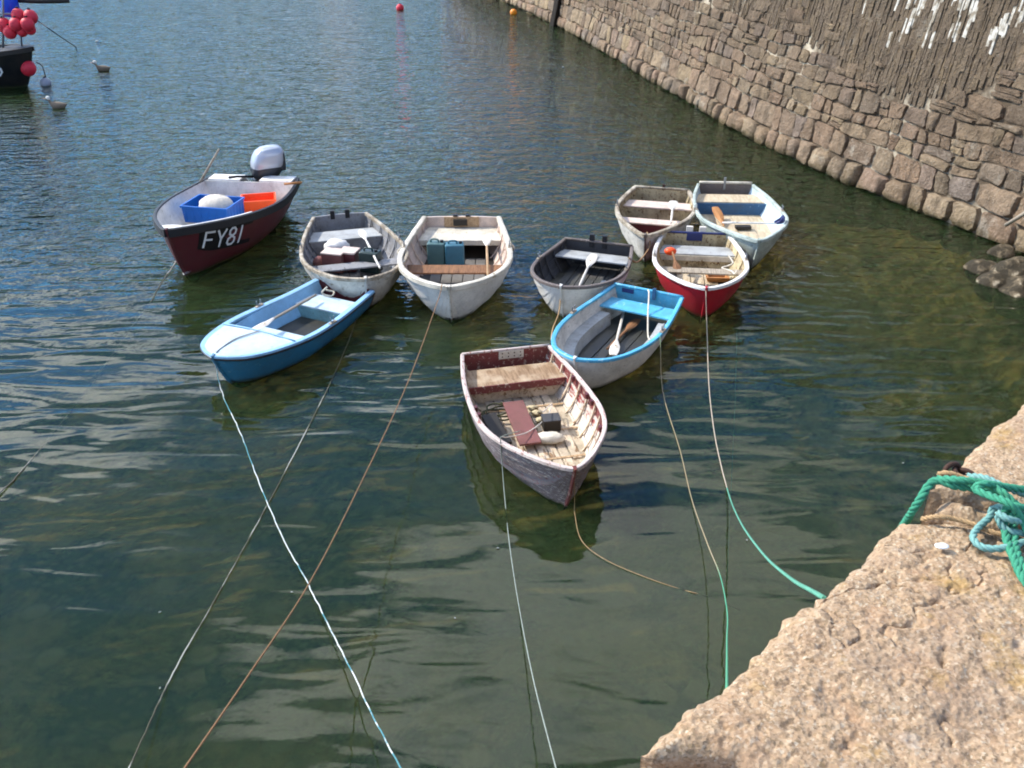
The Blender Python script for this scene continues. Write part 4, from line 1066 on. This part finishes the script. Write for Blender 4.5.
# ---- small cream dinghy
b8 = Boat('rowing_dinghy', (2.66, 16.14), 193.3, 2.74, [.49, .61, .65, .56, .41, .24, .13], .42, .52,
          'cream hulled dinghy with a dirty brown inside and pale pink thwarts, farthest from the quay')
b8.planks(M['white_old'], M['cream_dirty'], 6, lap=0.006); b8.transom(M['white_old'], M['cream_dirty'], arch=0.0); b8.stem(M['grey_rub'])
b8.gunwale(M['rail_worn'], 0.028, 0.04, 0.05); b8.bottom(M['bilge']); b8.boards(M['brown_board'], 6, 0.05, 0.8); b8.ribs(M['cream_dirty'], 7)
m1 = MB(); m1.tube([b8.p(0.0, y * b8.wr(0), b8.zs + 0.012) for y in np.linspace(-1, 1, 8)], 0.022, 6); m1.build('transom_rail', M['rail_worn'], b8.root, smooth=True)
b8.thwart(0.13, 0.26, 0.30, M['cream_pink'], name='stern_seat'); b8.riser(0.255, 0.06, 0.28, M['cream_dirty']); b8.thwart(0.47, 0.56, 0.29, M['cream_pink']); b8.riser(0.555, 0.1, 0.27, M['maroon'])
b8.box('motor_pad', (-0.02, 0.03, .45), (0.05, 0.05, 0.10), M['iron'])
oar('white oar propped across the thwarts of the cream hulled dinghy', at(673.5, 201, .42), at(671, 223, .38), M['oar_white'], bw=0.085)

# ---- red dinghy
b9 = Boat('rowing_dinghy', (2.87, 13.82), 186.8, 2.41, [.51, .61, .66, .64, .525, .35, .20], .42, .52,
          'bright red hulled dinghy with a white rim and grimy cream inside')
b9.hull_smooth(M['red'], M['cream_dirty']); b9.transom(M['red'], M['cream_dirty'], arch=0.0); b9.stem(M['red'])
b9.gunwale(M['white_clean'], 0.024, 0.034, 0.04, 0.014, lump=0.003); b9.bottom(M['bilge']); b9.boards(M['ply'], 5, 0.2, 0.85); b9.ribs(M['cream_dirty'], 6)
m1 = MB(); m1.tube([b9.p(0.0, y * b9.wr(0), b9.zs + 0.012) for y in np.linspace(-1, 1, 8)], 0.018, 6); m1.build('transom_rail', M['navy'], b9.root, smooth=True)
b9.box('motor_board', (0.012, -0.02, 0.37), (0.02, 0.24, 0.12), M['navy'], 0.003)
for sg in (1, -1): b9.box('motor_pad', (-0.05, sg * 0.10, 0.44), (0.06, 0.10, 0.16), M['white_old'])
b9.thwart(0.07, 0.22, 0.28, M['light_grey'], name='stern_seat'); b9.riser(0.225, 0.06, 0.26, M['cream_dirty']); b9.riser(0.23, 0.18, 0.262, M['cream'], th=0.012, name='seat_trim')
b9.thwart(0.46, 0.54, 0.29, M['wood_grey'])
oar('brown shafted oar standing at the left side of the red dinghy', at(679, 274, .25), at(671, 247, .45), M['wood_brown'], bl=0.3)
p = at(670.5, 250, .42); blob('float', 'small orange float at the left side of the red dinghy', 'float', (p.x, p.y, 0.40), (0.09, 0.07, 0.06), M['crate_orange'], 0.04)
p = at(717, 278, .1); crate('tray', 'small brown rimmed tray on the floor of the red dinghy', (p.x, p.y, 0.075), R(-4), (0.30, 0.22, 0.07), M['wood_orange'])
rope('loose_rope', 'pale rope bundled on the right side of the red dinghy', [at(729, 256, .4), at(733, 263, .35), at(728, 266, .3), at(722, 268, .28), at(731, 271, .3), at(735, 274, .35), at(737, 270, .4)], 0.013, M['cream'], group='loose lines')

# ---- pale punt
b10 = Boat('rowing_dinghy', (3.85, 16.40), 182.9, 3.24, [.49, .64, .70, .69, .54, .31, .16], .42, .55,
           'pale greenish white boat with blue seat front and plywood floor, nearest the wall')
b10.hull_smooth(M['punt_out'], M['deck_pale']); b10.transom(M['punt_out'], M['grey_rub'], arch=0.0); b10.stem(M['punt_out'])
b10.gunwale(M['punt_out'], 0.026, 0.03, 0.05, 0.014); b10.bottom(M['ply'], 0.10); b10.boards(M['ply'], 4, 0.26, 0.9, z=0.10, gap=0.008)
m1 = MB(); m1.tube([b10.p(-0.004, y * b10.wr(0) * 0.96, b10.zs + 0.03) for y in np.linspace(-1, 1, 8)], 0.024, 6); m1.build('transom_rail', M['cream'], b10.root, smooth=True)
b10.thwart(0.06, 0.20, 0.30, M['ply'], name='stern_seat'); b10.riser(0.225, 0.10, 0.30, M['mid_blue']); b10.box('outboard_post', (0.0, -0.02, .44), (0.03, 0.04, 0.22), M['steel'], 0.004)
oar('thin white pole laid across the bow of the pale boat by the wall', at(722, 222.5, .42), at(780, 223.5, .44), M['white_clean'], bl=0.2, bw=0.025, r=0.016)
oar('orange bladed oar on the plywood floor of the pale boat', at(715, 207, .30), at(724, 226, .15), M['wood_orange'], M['wood_orange'], bl=0.5, bw=0.08)
p = at(743, 228, .15); m1 = MB(); m1.box((0, 0, 0.03), (0.26, 0.12, 0.05)); o = m1.build('box', M['bilge'], bevel=0.01); o.location = (p.x, p.y, 0.135); tag(o, 'small dark tool box on the plywood floor of the pale boat', 'box')
rope('coiled_line', 'dark blue line bunched on the right rim of the pale boat', [at(775, 222, .5), at(780, 219, .52), at(783, 216, .55), at(781, 221, .54), at(777, 223, .5), at(783, 222, .52), at(784, 217, .56)], 0.02, M['navy'], n=5, group='coiled ropes')

for b_, tt in ((b2, .46), (b3, .44), (b4, .42), (b5, .46), (b6, .46), (b8, .40), (b9, .44), (b10, .46)):
    for sg in (1, -1):
        c0 = b_.p(tt, sg * (b_.wr(tt) - 0.004), b_.zr(tt) + 0.014)
        rl = b_.box('rowlock', c0, (0.14, 0.045, 0.022), M['wood_grey'], 0.004)
        m1 = MB(); m1.tube(spline([c0 + Vector((-.038, 0, .085)), c0 + Vector((-.03, 0, .03)), c0 + Vector((0, 0, .015)), c0 + Vector((.03, 0, .03)), c0 + Vector((.038, 0, .085))], 4), 0.008, 6); m1.build('crutch', M['steel'], rl, smooth=True)

# ---- fishing boat at the edge of the picture
pb = at(33, 86, 0.0)
b11 = Boat('fishing_boat', (pb.x - 4.6 + 0.30, pb.y + 0.55), 98.0, 4.6, [1.0, 1.05, 1.05, 1.0, .86, .58, .34], .85, 1.05,
           'black hulled fishing boat with red buoys, cut off at the left edge', zk=-0.3, sole=0.3, cat='fishing boat')
b11.hull_smooth(M['black_paint'], M['grey_in']); b11.transom(M['black_paint'], M['grey_in']); b11.stem(M['black_paint'])
b11.gunwale(M['bilge'], 0.05, 0.08, 0.12, 0.03); b11.bottom(M['light_grey'], 0.3); b11.deck(0.75, M['dark_in'])
lettering(b11, '5', -1, 0.795, 0.845, 0.62, 0.86, M['letter'], b11.root)
def on_b11(px, py, dy=0.0, yy=None): # a point at a pixel, on the vertical plane through the boat's middle
    y_ = pb.y + 0.15 + dy if yy is None else yy
    q = at(px, py, 0.0); f = y_ / q.y
    return Vector((q.x * f, y_, CAMH + (q.z - CAMH) * f))
m1 = MB(); m1.tube([on_b11(3, 55), on_b11(3, 12), on_b11(2, -25)], 0.035, 8); m1.tube([on_b11(-40, 14), on_b11(20, 14)], 0.03, 8); m1.tube([on_b11(20, 14), on_b11(22, 50)], 0.025, 8)
m1.build('rail', M['steel'], b11.root, smooth=True).matrix_parent_inverse = b11.Mi
m1 = MB(); m1.tube([on_b11(-60, -3, .6), on_b11(40, 1, .6), on_b11(69, 1.2, .6)], [0.07, 0.07, 0.05], 8); m1.build('boom', M['bilge'], b11.root, smooth=True).matrix_parent_inverse = b11.Mi
m1 = MB(); m1.ball(on_b11(3, 52), 0.22, 0.2, 0.12, noise=0.1); m1.build('net_bundle', M['bilge'], b11.root, smooth=True).matrix_parent_inverse = b11.Mi
p = on_b11(9, 3, 0.5); m1 = MB(); m1.tube([(0, 0, -.34), (0, 0, -.31), (0, 0, .37), (0, 0, .4)], [0.22, 0.245, 0.245, 0.22], 18); o = m1.build('drum', M['blue_drum'], smooth=True, auto=40); o.location = p; tag(o, 'bright blue plastic drum above the red buoys on the fishing boat', 'drum')
for k, (px, py, r_) in enumerate(((4, 25.5, 6), (10, 32, 5.4), (16, 24.5, 5.4), (18.5, 15.5, 5.6), (22, 31, 4.6), (27.5, 24.5, 5.6), (30.5, 17, 5.8), (30, 29, 4.6))):
    p = on_b11(px, py, -0.1 * (k % 3)); rad = r_ * (p - Vector((0, 0, CAMH))).length / FPX
    m1 = MB(); m1.ball((0, 0, 0), rad, rad, rad * 1.05, 12, 18); o = m1.build('buoy', M['red_ball'], smooth=True); o.location = p
    tag(o, 'red inflated buoy, ' + ('cut by the picture edge', 'lowest on the left', 'in the middle', 'highest on the left', 'lowest in the middle', 'right of the middle one', 'highest on the right', 'lowest on the right')[k] + ' of the fishing boat bunch', 'buoy', 'bunch of red buoys on the fishing boat')
    m1 = MB(); m1.tube([(0, 0, rad * 0.9), (0, 0, rad * 1.22)], rad * 0.22, 8); m1.build('eye', M['black'], o)
p = on_b11(28, 68, -0.25); m1 = MB(); m1.ball((0, 0, 0), 0.215, 0.215, 0.225, 14, 20); o = m1.build('fender', M['red_ball'], smooth=True); o.location = p; tag(o, 'large single red ball fender on the black hull of the fishing boat', 'fender')
m1 = MB(); m1.tube([(0, 0, 0.2), (0, 0, 0.29)], 0.05, 8); m1.build('eye', M['black'], o)
rope('bow_line', 'thin dark line slanting from the red buoys down to the water', [on_b11(37, 20), on_b11(55, 33, -.2), at(76, 47, 0.0)], 0.016, M['bilge'])
rope('bow_line', 'short dark line from the large red fender to the grey buoy', [on_b11(36, 62), on_b11(42, 66, -.1), at(46, 78, 0.12)], 0.014, M['bilge'])
for nm, lb, px, py, r_, mt in (('mooring_buoy', 'grey mooring buoy floating beside the fishing boat', 45.5, 83, 0.15, 'grey_ball'), ('mooring_buoy', 'red mooring buoy floating alone near the top edge', 400, 8, 0.17, 'red_ball'), ('mooring_buoy', 'orange mooring buoy floating near the foot of the old wall', 513.5, 12.5, 0.15, 'orange_ball')):
    p = at(px, py, r_ * 0.4); m1 = MB(); m1.ball((0, 0, 0), r_, r_, r_, 12, 18); o = m1.build(nm, M[mt], smooth=True); o.location = (p.x, p.y, r_ * 0.4); tag(o, lb, 'buoy', 'mooring buoys')
    m1 = MB(); m1.tube([(0, 0, r_ * .9), (0, 0, r_ * 1.2)], r_ * 0.2, 8); m1.build('eye', M['black'], o)
# birds on the water
M['bird_brown'] = m_plain('brown_feathers', '7a6a58', 0.8, 0.35, 25); M['bird_pale'] = m_plain('pale_feathers', 'd8d2c8', 0.8, 0.15, 25)
for px, py, hd, lb in ((103, 69, 180, 'brown backed duck swimming in open water right of the fishing boat'), (58, 106, 180, 'brown backed duck swimming below the grey mooring buoy')):
    p = at(px, py, 0.05); bd = empty('duck', (p.x, p.y, 0), R(hd), lb, 'duck', 'ducks on the water')
    m1 = MB(); rows = []
    for x, w_, z0, z1 in ((-0.24, 0.01, 0.09, 0.11), (-0.17, 0.06, 0.0, 0.13), (-0.06, 0.10, -0.04, 0.16), (0.06, 0.10, -0.04, 0.16), (0.14, 0.07, -0.02, 0.15), (0.18, 0.042, 0.06, 0.20), (0.20, 0.036, 0.12, 0.25), (0.23, 0.045, 0.19, 0.29), (0.27, 0.03, 0.20, 0.26), (0.30, 0.005, 0.22, 0.23)):
        rows.append([Vector((x, w_ * math.cos(a), (z0 + z1) / 2 + (z1 - z0) / 2 * math.sin(a))) for a in np.linspace(0, 2 * math.pi, 14, endpoint=False)])
    m1.grid(rows, close_v=True); m1.build('body', M['bird_brown'], bd, smooth=True)
    m1 = MB(); m1.ball((0.215, 0, 0.25), 0.055, 0.05, 0.055, 8, 12); m1.build('head', M['bird_pale'], bd, smooth=True)
    m1 = MB(); m1.box((0.31, 0, 0.235), (0.07, 0.03, 0.016)); m1.build('bill', M['wood_orange'], bd, bevel=0.005)

# ------------------------------------------------------------------ mooring ropes
M['rope_teal'] = m_plain('teal_and_white_rope', '5f9fa0', 0.85, 0.35, 20)
t = NT('teal_rope_with_white_wear'); v = t.mapping()
t.bsdf(t.mix(t.ramp(t.noise(v, 4.5, 4, 0.6), [(0.46, 0.0), (0.54, 1.0)]), lin('4a7f84'), lin('c4c6be')), 0.85); M['rope_mix'] = t.m
M['rope_tan'] = m_plain('tan_rope', 'a98a62', 0.9, 0.3, 30); M['rope_brown'] = m_plain('orange_brown_rope', '8a6644', 0.9, 0.3, 30)
M['rope_pale'] = m_plain('pale_grey_rope', '8f968a', 0.9, 0.3, 25); M['rope_green'] = m_plain('green_rope', '3f8f6e', 0.95, 0.35, 60)
M['rope_pale2'] = m_plain('bleached_rope', 'b9a995', 0.9, 0.3, 25)
M['rope_green2'] = m_plain('sun_faded_green_rope', '5f9f84', 0.9, 0.35, 20)
M['rope_gteal'] = m_plain('blue_green_rope', '74a097', 0.8, 0.3, 30)
t = NT('pale_rope_with_weed'); v = t.mapping()
t.bsdf(t.mix(t.ramp(t.noise(v, 1.6, 4, 0.6), [(0.48, 0.0), (0.6, 1.0)]), lin('524b3a'), lin('b3afa2')), 0.85); M['rope_weed'] = t.m
t = NT('tan_rope_turning_green'); sp = t.n('SeparateXYZ'); t.l(t.tc.outputs['Object'], sp.inputs[0])
t.bsdf(t.mix(t.ramp(sp.outputs[2], [(0.30, 0.0), (0.55, 1.0)]), lin('9a8a6c'), lin('4d8f6c')), 0.9); M['rope_two'] = t.m
def pz(lst): return [at(x, y, z) for x, y, z in lst]
rope('mooring_rope', 'teal and white rope from the bow of the light blue boat', pz([(214, 354, .44), (217, 372, .22), (224, 398, .03), (240, 432, .03), (262, 490, .03), (285, 542, .03), (306, 580, .04), (332, 632, .08), (352, 672, .14), (376, 722, .25), (402, 770, .42), (450, 850, .9)]), 0.0058, M['rope_mix'], n=10, jit=0.004)
rope('mooring_rope', 'orange brown rope running straight from the bow of the white clinker dinghy', pz([(442, 284, .66), (438, 300, .6), (408, 382, .62), (360, 485, .85), (310, 582, 1.15), (250, 673, 1.5), (184, 769, 1.9), (140, 830, 2.3)]), 0.0058, M['rope_brown'], n=8)
rope('mooring_rope', 'thin weedy pale rope trailing left of the orange brown rope', pz([(361, 292, .40), (359, 310, .15), (345, 350, .012), (318, 408, .012), (270, 500, .012), (225, 582, .012), (180, 660, .02), (160, 700, .04), (128, 770, .2), (90, 850, .6)]), 0.0052, M['rope_weed'], n=8, jit=0.003)
rope('mooring_rope', 'thin pale rope from the bow of the maroon motor boat', pz([(161, 226, .74), (175, 250, .30), (178, 258, .20), (160, 285, .1), (150, 303, -.01), (128, 332, -.012), (100, 372, -.02), (60, 425, -.015), (20, 473, .005), (0, 492, .02), (-60, 540, .1)]), 0.008, M['rope_weed'], n=8, jit=0.004)
rope('mooring_rope', 'pale rope hanging from the left side of the nearest dinghy', pz([(520, 431, .30), (503, 436, .58), (500.5, 441, .55), (502, 462, .25), (505, 500, .012), (510, 548, .012), (520, 612, .04), (534, 682, .3), (556, 768, .75), (575, 840, 1.2)]), 0.0048, M['rope_pale'], n=8)
rope('mooring_rope', 'thin dark rope from the bow of the nearest dinghy curving into the water', pz([(574, 470, .60), (574.5, 500, .12), (575, 515, .015), (582, 541, .012), (606, 560, .012), (645, 577, .006), (680, 589, -.004), (705, 596, -.05), (740, 610, -.6)]), 0.0035, M['rope_tan'], n=8)
rope('mooring_rope', 'tan rope from the bow of the red dinghy down to the green rope', pz([(706, 284, .55), (706, 295, .45), (707, 330, .06), (709, 385, .012), (714, 430, .012), (721, 465, .012), (727, 488, .02)]), 0.0062, M['rope_pale2'], n=8)
rope('mooring_rope', 'bright green rope curving from the water up to the quay edge', pz([(727, 488, .02), (733, 506, .25), (744, 528, .9), (765, 556, 1.9), (790, 578, 2.8), (812, 591, 3.4), (824, 598, 3.66)]), 0.0078, M['rope_green2'], n=10, twist=True, lay=0.09)
rope('mooring_rope', 'tan and green line dropping to the quay edge left of the bright green rope', pz([(660, 336, .47), (660.5, 345, .40), (661, 372, .12), (663, 392, .012), (668, 412, .012), (680, 450, .012), (692, 500, .02), (708, 545, .15), (720, 575, .5), (727, 610, 1.2), (727, 640, 2.0), (727, 672, 2.9), (727, 690, 3.45)]), 0.0048, M['rope_two'], n=8)
rope('mooring_rope', 'fine green line hanging straight down right of the tan rope', pz([(737, 330, -.02), (735, 400, -.03), (732, 470, -.02), (729, 530, -.03), (727, 580, -.05)]), 0.0045, M['rope_gteal'], n=8)
rope('stern_line', 'slack dark line between the cream hulled dinghy and the small white dinghy', pz([(647, 232, .5), (650, 245, .35), (643, 257, .2), (636, 262, .3), (629, 258, .45)]), 0.011, M['rope_tan'], n=6)
rope('stern_line', 'short grey line from the small white dinghy bow down to the blue rimmed boat', pz([(561, 290, .4), (559, 312, .2), (553, 328, .15), (551, 340, .4)]), 0.009, M['rope_tan'], n=6)

# ropes lying on the quay
def on_q(px, py, dz=0.02): return at(px, py, QZ + dz)
rope('quay_rope', 'thick green rope over the quay edge, end hanging towards the water', [on_q(897, 535, -.5), on_q(905, 523, -.12), on_q(917, 504, 0.0), on_q(934, 481, .055), on_q(955, 486, .06), on_q(978, 489, .055), on_q(1000, 497, .05), on_q(1012, 512, .05), on_q(1014, 535, .03), on_q(1019, 560, .025), on_q(1040, 590, .02)], 0.0125, M['rope_green'], twist=True, lay=0.07, group='ropes heaped on the quay')
rope('quay_rope', 'green rope lying uppermost across the stone joint on the quay', [on_q(938, 479, .06), on_q(958, 480, .085), on_q(985, 484, .085), on_q(1003, 493, .09), on_q(1016, 505, .07), on_q(1030, 515, .05), on_q(1050, 520, .04)], 0.012, M['rope_green'], twist=True, lay=0.07, group='ropes heaped on the quay')
rope('quay_rope', 'green rope loop drooping at the right end of the quay heap', [on_q(1050, 505, .06), on_q(1024, 508, .09), on_q(1010, 506, .10), on_q(1004, 516, .06), on_q(1007, 540, .03), on_q(1014, 558, .025), on_q(1024, 580, .02), on_q(1045, 600, .02)], 0.012, M['rope_green'], twist=True, lay=0.07, group='ropes heaped on the quay')
rope('quay_rope', 'pale blue green rope with a loop lying on the granite', [on_q(968, 476, .05), on_q(985, 478, .075), on_q(1005, 487, .08), on_q(1030, 497, .05), on_q(1045, 505, .05), on_q(1030, 510, .06), on_q(1008, 508, .065), on_q(993, 508, .05), on_q(990, 517, .035), on_q(979, 527, .025), on_q(973, 537, .022), on_q(980, 546, .02), on_q(993, 549, .02), on_q(1008, 547, .025), on_q(1030, 540, .03)], 0.0105, M['rope_gteal'], twist=True, lay=0.06, group='ropes heaped on the quay')
rope('quay_rope', 'tan rope strand along the crack between the granite blocks', [on_q(938, 475, .05), on_q(948, 474, .055), on_q(962, 478, .045), on_q(978, 483, .04), on_q(990, 488, .03)], 0.011, M['rope_tan'], twist=True, lay=0.06, group='ropes heaped on the quay')
rope('quay_rope', 'thin tan rope curving flat over the granite below the green heap', [on_q(922, 519, -.01), on_q(935, 517, .02), on_q(955, 519, .018), on_q(975, 525, .016), on_q(995, 533, .016), on_q(1010, 536, .018), on_q(1035, 545, .015)], 0.008, M['rope_tan'], twist=True, lay=0.05, group='ropes heaped on the quay')
rope('quay_rope', 'green rope strand doubled back along the top of the quay heap', [on_q(1050, 492, .05), on_q(1022, 489, .075), on_q(1000, 486, .09), on_q(984, 484, .105), on_q(975, 489, .09), on_q(990, 496, .10), on_q(1008, 503, .12), on_q(1022, 520, .07), on_q(1034, 545, .04)], 0.0115, M['rope_green'], twist=True, lay=0.07, group='ropes heaped on the quay')
rope('quay_rope', 'pale blue green strand crossing the right edge above the loop', [on_q(1050, 520, .05), on_q(1026, 522, .06), on_q(1008, 519, .085), on_q(998, 513, .08), on_q(1002, 526, .05), on_q(1018, 533, .04), on_q(1045, 530, .04)], 0.010, M['rope_gteal'], twist=True, lay=0.06, group='ropes heaped on the quay')
for k, (px, py, dz, rx, rz) in enumerate(((952, 470, .045, 75, 20), (960, 474, .04, 30, 80), (967, 476, .035, 80, 130))):
    m1 = MB(); ring = [(0.026 * math.cos(a), 0.019 * math.sin(a), 0) for a in np.linspace(0, 2 * math.pi, 17)]
    m1.tube(ring, 0.0075, 8, cap=False); o = m1.build('chain_link', M['iron'], smooth=True); o.location = on_q(px, py, dz); o.rotation_euler = (R(rx), 0, R(rz))
    tag(o, ('rusty iron chain link standing highest in the quay stone joint', 'rusty iron chain link lying flat in the middle of the stone joint', 'rusty iron chain link nearest the pale blue green rope')[k], 'chain link', 'rusty chain on the quay')
m1 = MB(); p = on_q(942, 546, .012); m1.ball((0, 0, 0), 0.020, 0.013, 0.004, 6, 12, 0.08); o = m1.build('lichen_spot', M['letter'], smooth=True); o.location = p; tag(o, 'white spot on the granite below the rope loop', 'spot')

# ------------------------------------------------------------------ rocks at the foot of the wall, floating bits
t = NT('weedy_rock'); v = t.mapping(); n1 = t.noise(v, 3.5, 7, 0.68)
c_ = t.mix(t.ramp(n1, [(0.46, 0.0), (0.66, 1.0)]), lin('332b1b'), lin('8d7b60'))
c_ = t.mix(t.ramp(t.noise(v, 7, 5), [(0.62, 0.0), (0.70, 0.7)]), c_, lin('b3a58a'))
t.bsdf(c_, 0.75, t.bump(n1, 0.9, 0.08), 0.3); M_ROCK = t.m
for k, (px, py, z, r_, lb) in enumerate(((985, 262, .12, .28, 'pale topped rock farthest out at the right edge'), (1003, 272, .15, .38, 'dark weedy rock at the right edge of the water'), (1022, 262, .3, .42, 'brown rock against the wall foot at the right edge'), (1024, 284, .1, .42, 'low weed covered rock at the right edge, nearest the quay'), (1003, 247, .12, .22, 'small rock between the wall foot and the weedy rocks'))):
    p = at(px, py, z); m1 = MB(); rows = []
    for i in range(13):
        th = math.pi * i / 12; r = []
        for j in range(20):
            d = Vector((math.sin(th) * math.cos(2 * math.pi * j / 20), math.sin(th) * math.sin(2 * math.pi * j / 20), math.cos(th)))
            f = 0.58 + 0.48 * float(fbm(d.x * 1.7 + k * 7 + 20, d.y * 1.7 + d.z * 1.3 + 20, 4)); r.append(Vector((d.x * r_ * 1.15, d.y * r_, d.z * r_ * 0.85)) * f)
        rows.append(r)
    m1.grid(rows, close_v=True); o = m1.build('rock', M_ROCK, smooth=True); o.location = (p.x, p.y, z - r_ * 0.55); tag(o, lb, 'rock', 'rocks at the wall foot')
m1 = MB(); m1.tube([at(1006, 225, .6), at(1030, 210, 1.1)], 0.03, 8); tag(m1.build('iron_bar', M['wood_grey'], smooth=True), 'grey bar slanting from the wall foot at the right edge', 'bar')
for k, (px, py, lb) in enumerate(((97, 41, 'tiny white scrap floating above the duck in open water'), (563, 67, 'tiny white scrap floating off the far foot of the old wall'),
        (455, 618, 'tiny white scrap floating alone left of the pale rope from the nearest dinghy'), (498, 548, 'tiny white scrap floating just left of the pale rope from the nearest dinghy'),
        (160, 612, 'tiny white scrap floating left of the weedy rope, farther one'), (160, 688, 'tiny white scrap floating against the weedy rope near the bottom edge'),
        (292, 592, 'tiny white scrap floating between the teal and orange brown ropes'), (903, 463, 'tiny white scrap floating left of the rusty chain on the quay'),
        (747, 540, 'tiny white scrap floating beside the bright green rope'), (806, 611, 'tiny white scrap floating under the end of the bright green rope'))):
    p = at(px, py, 0.008); m1 = MB(); r_ = 0.0055 * (p - cam.location).length / 6; m1.ball((0, 0, 0), r_ * 1.7, r_, r_ * 0.6, 6, 10, 0.1); o = m1.build('floating_scrap', M['letter'], smooth=True); o.location = p; o.rotation_euler = (0, 0, k)
    tag(o, lb, 'scrap', 'white scraps adrift on the water')
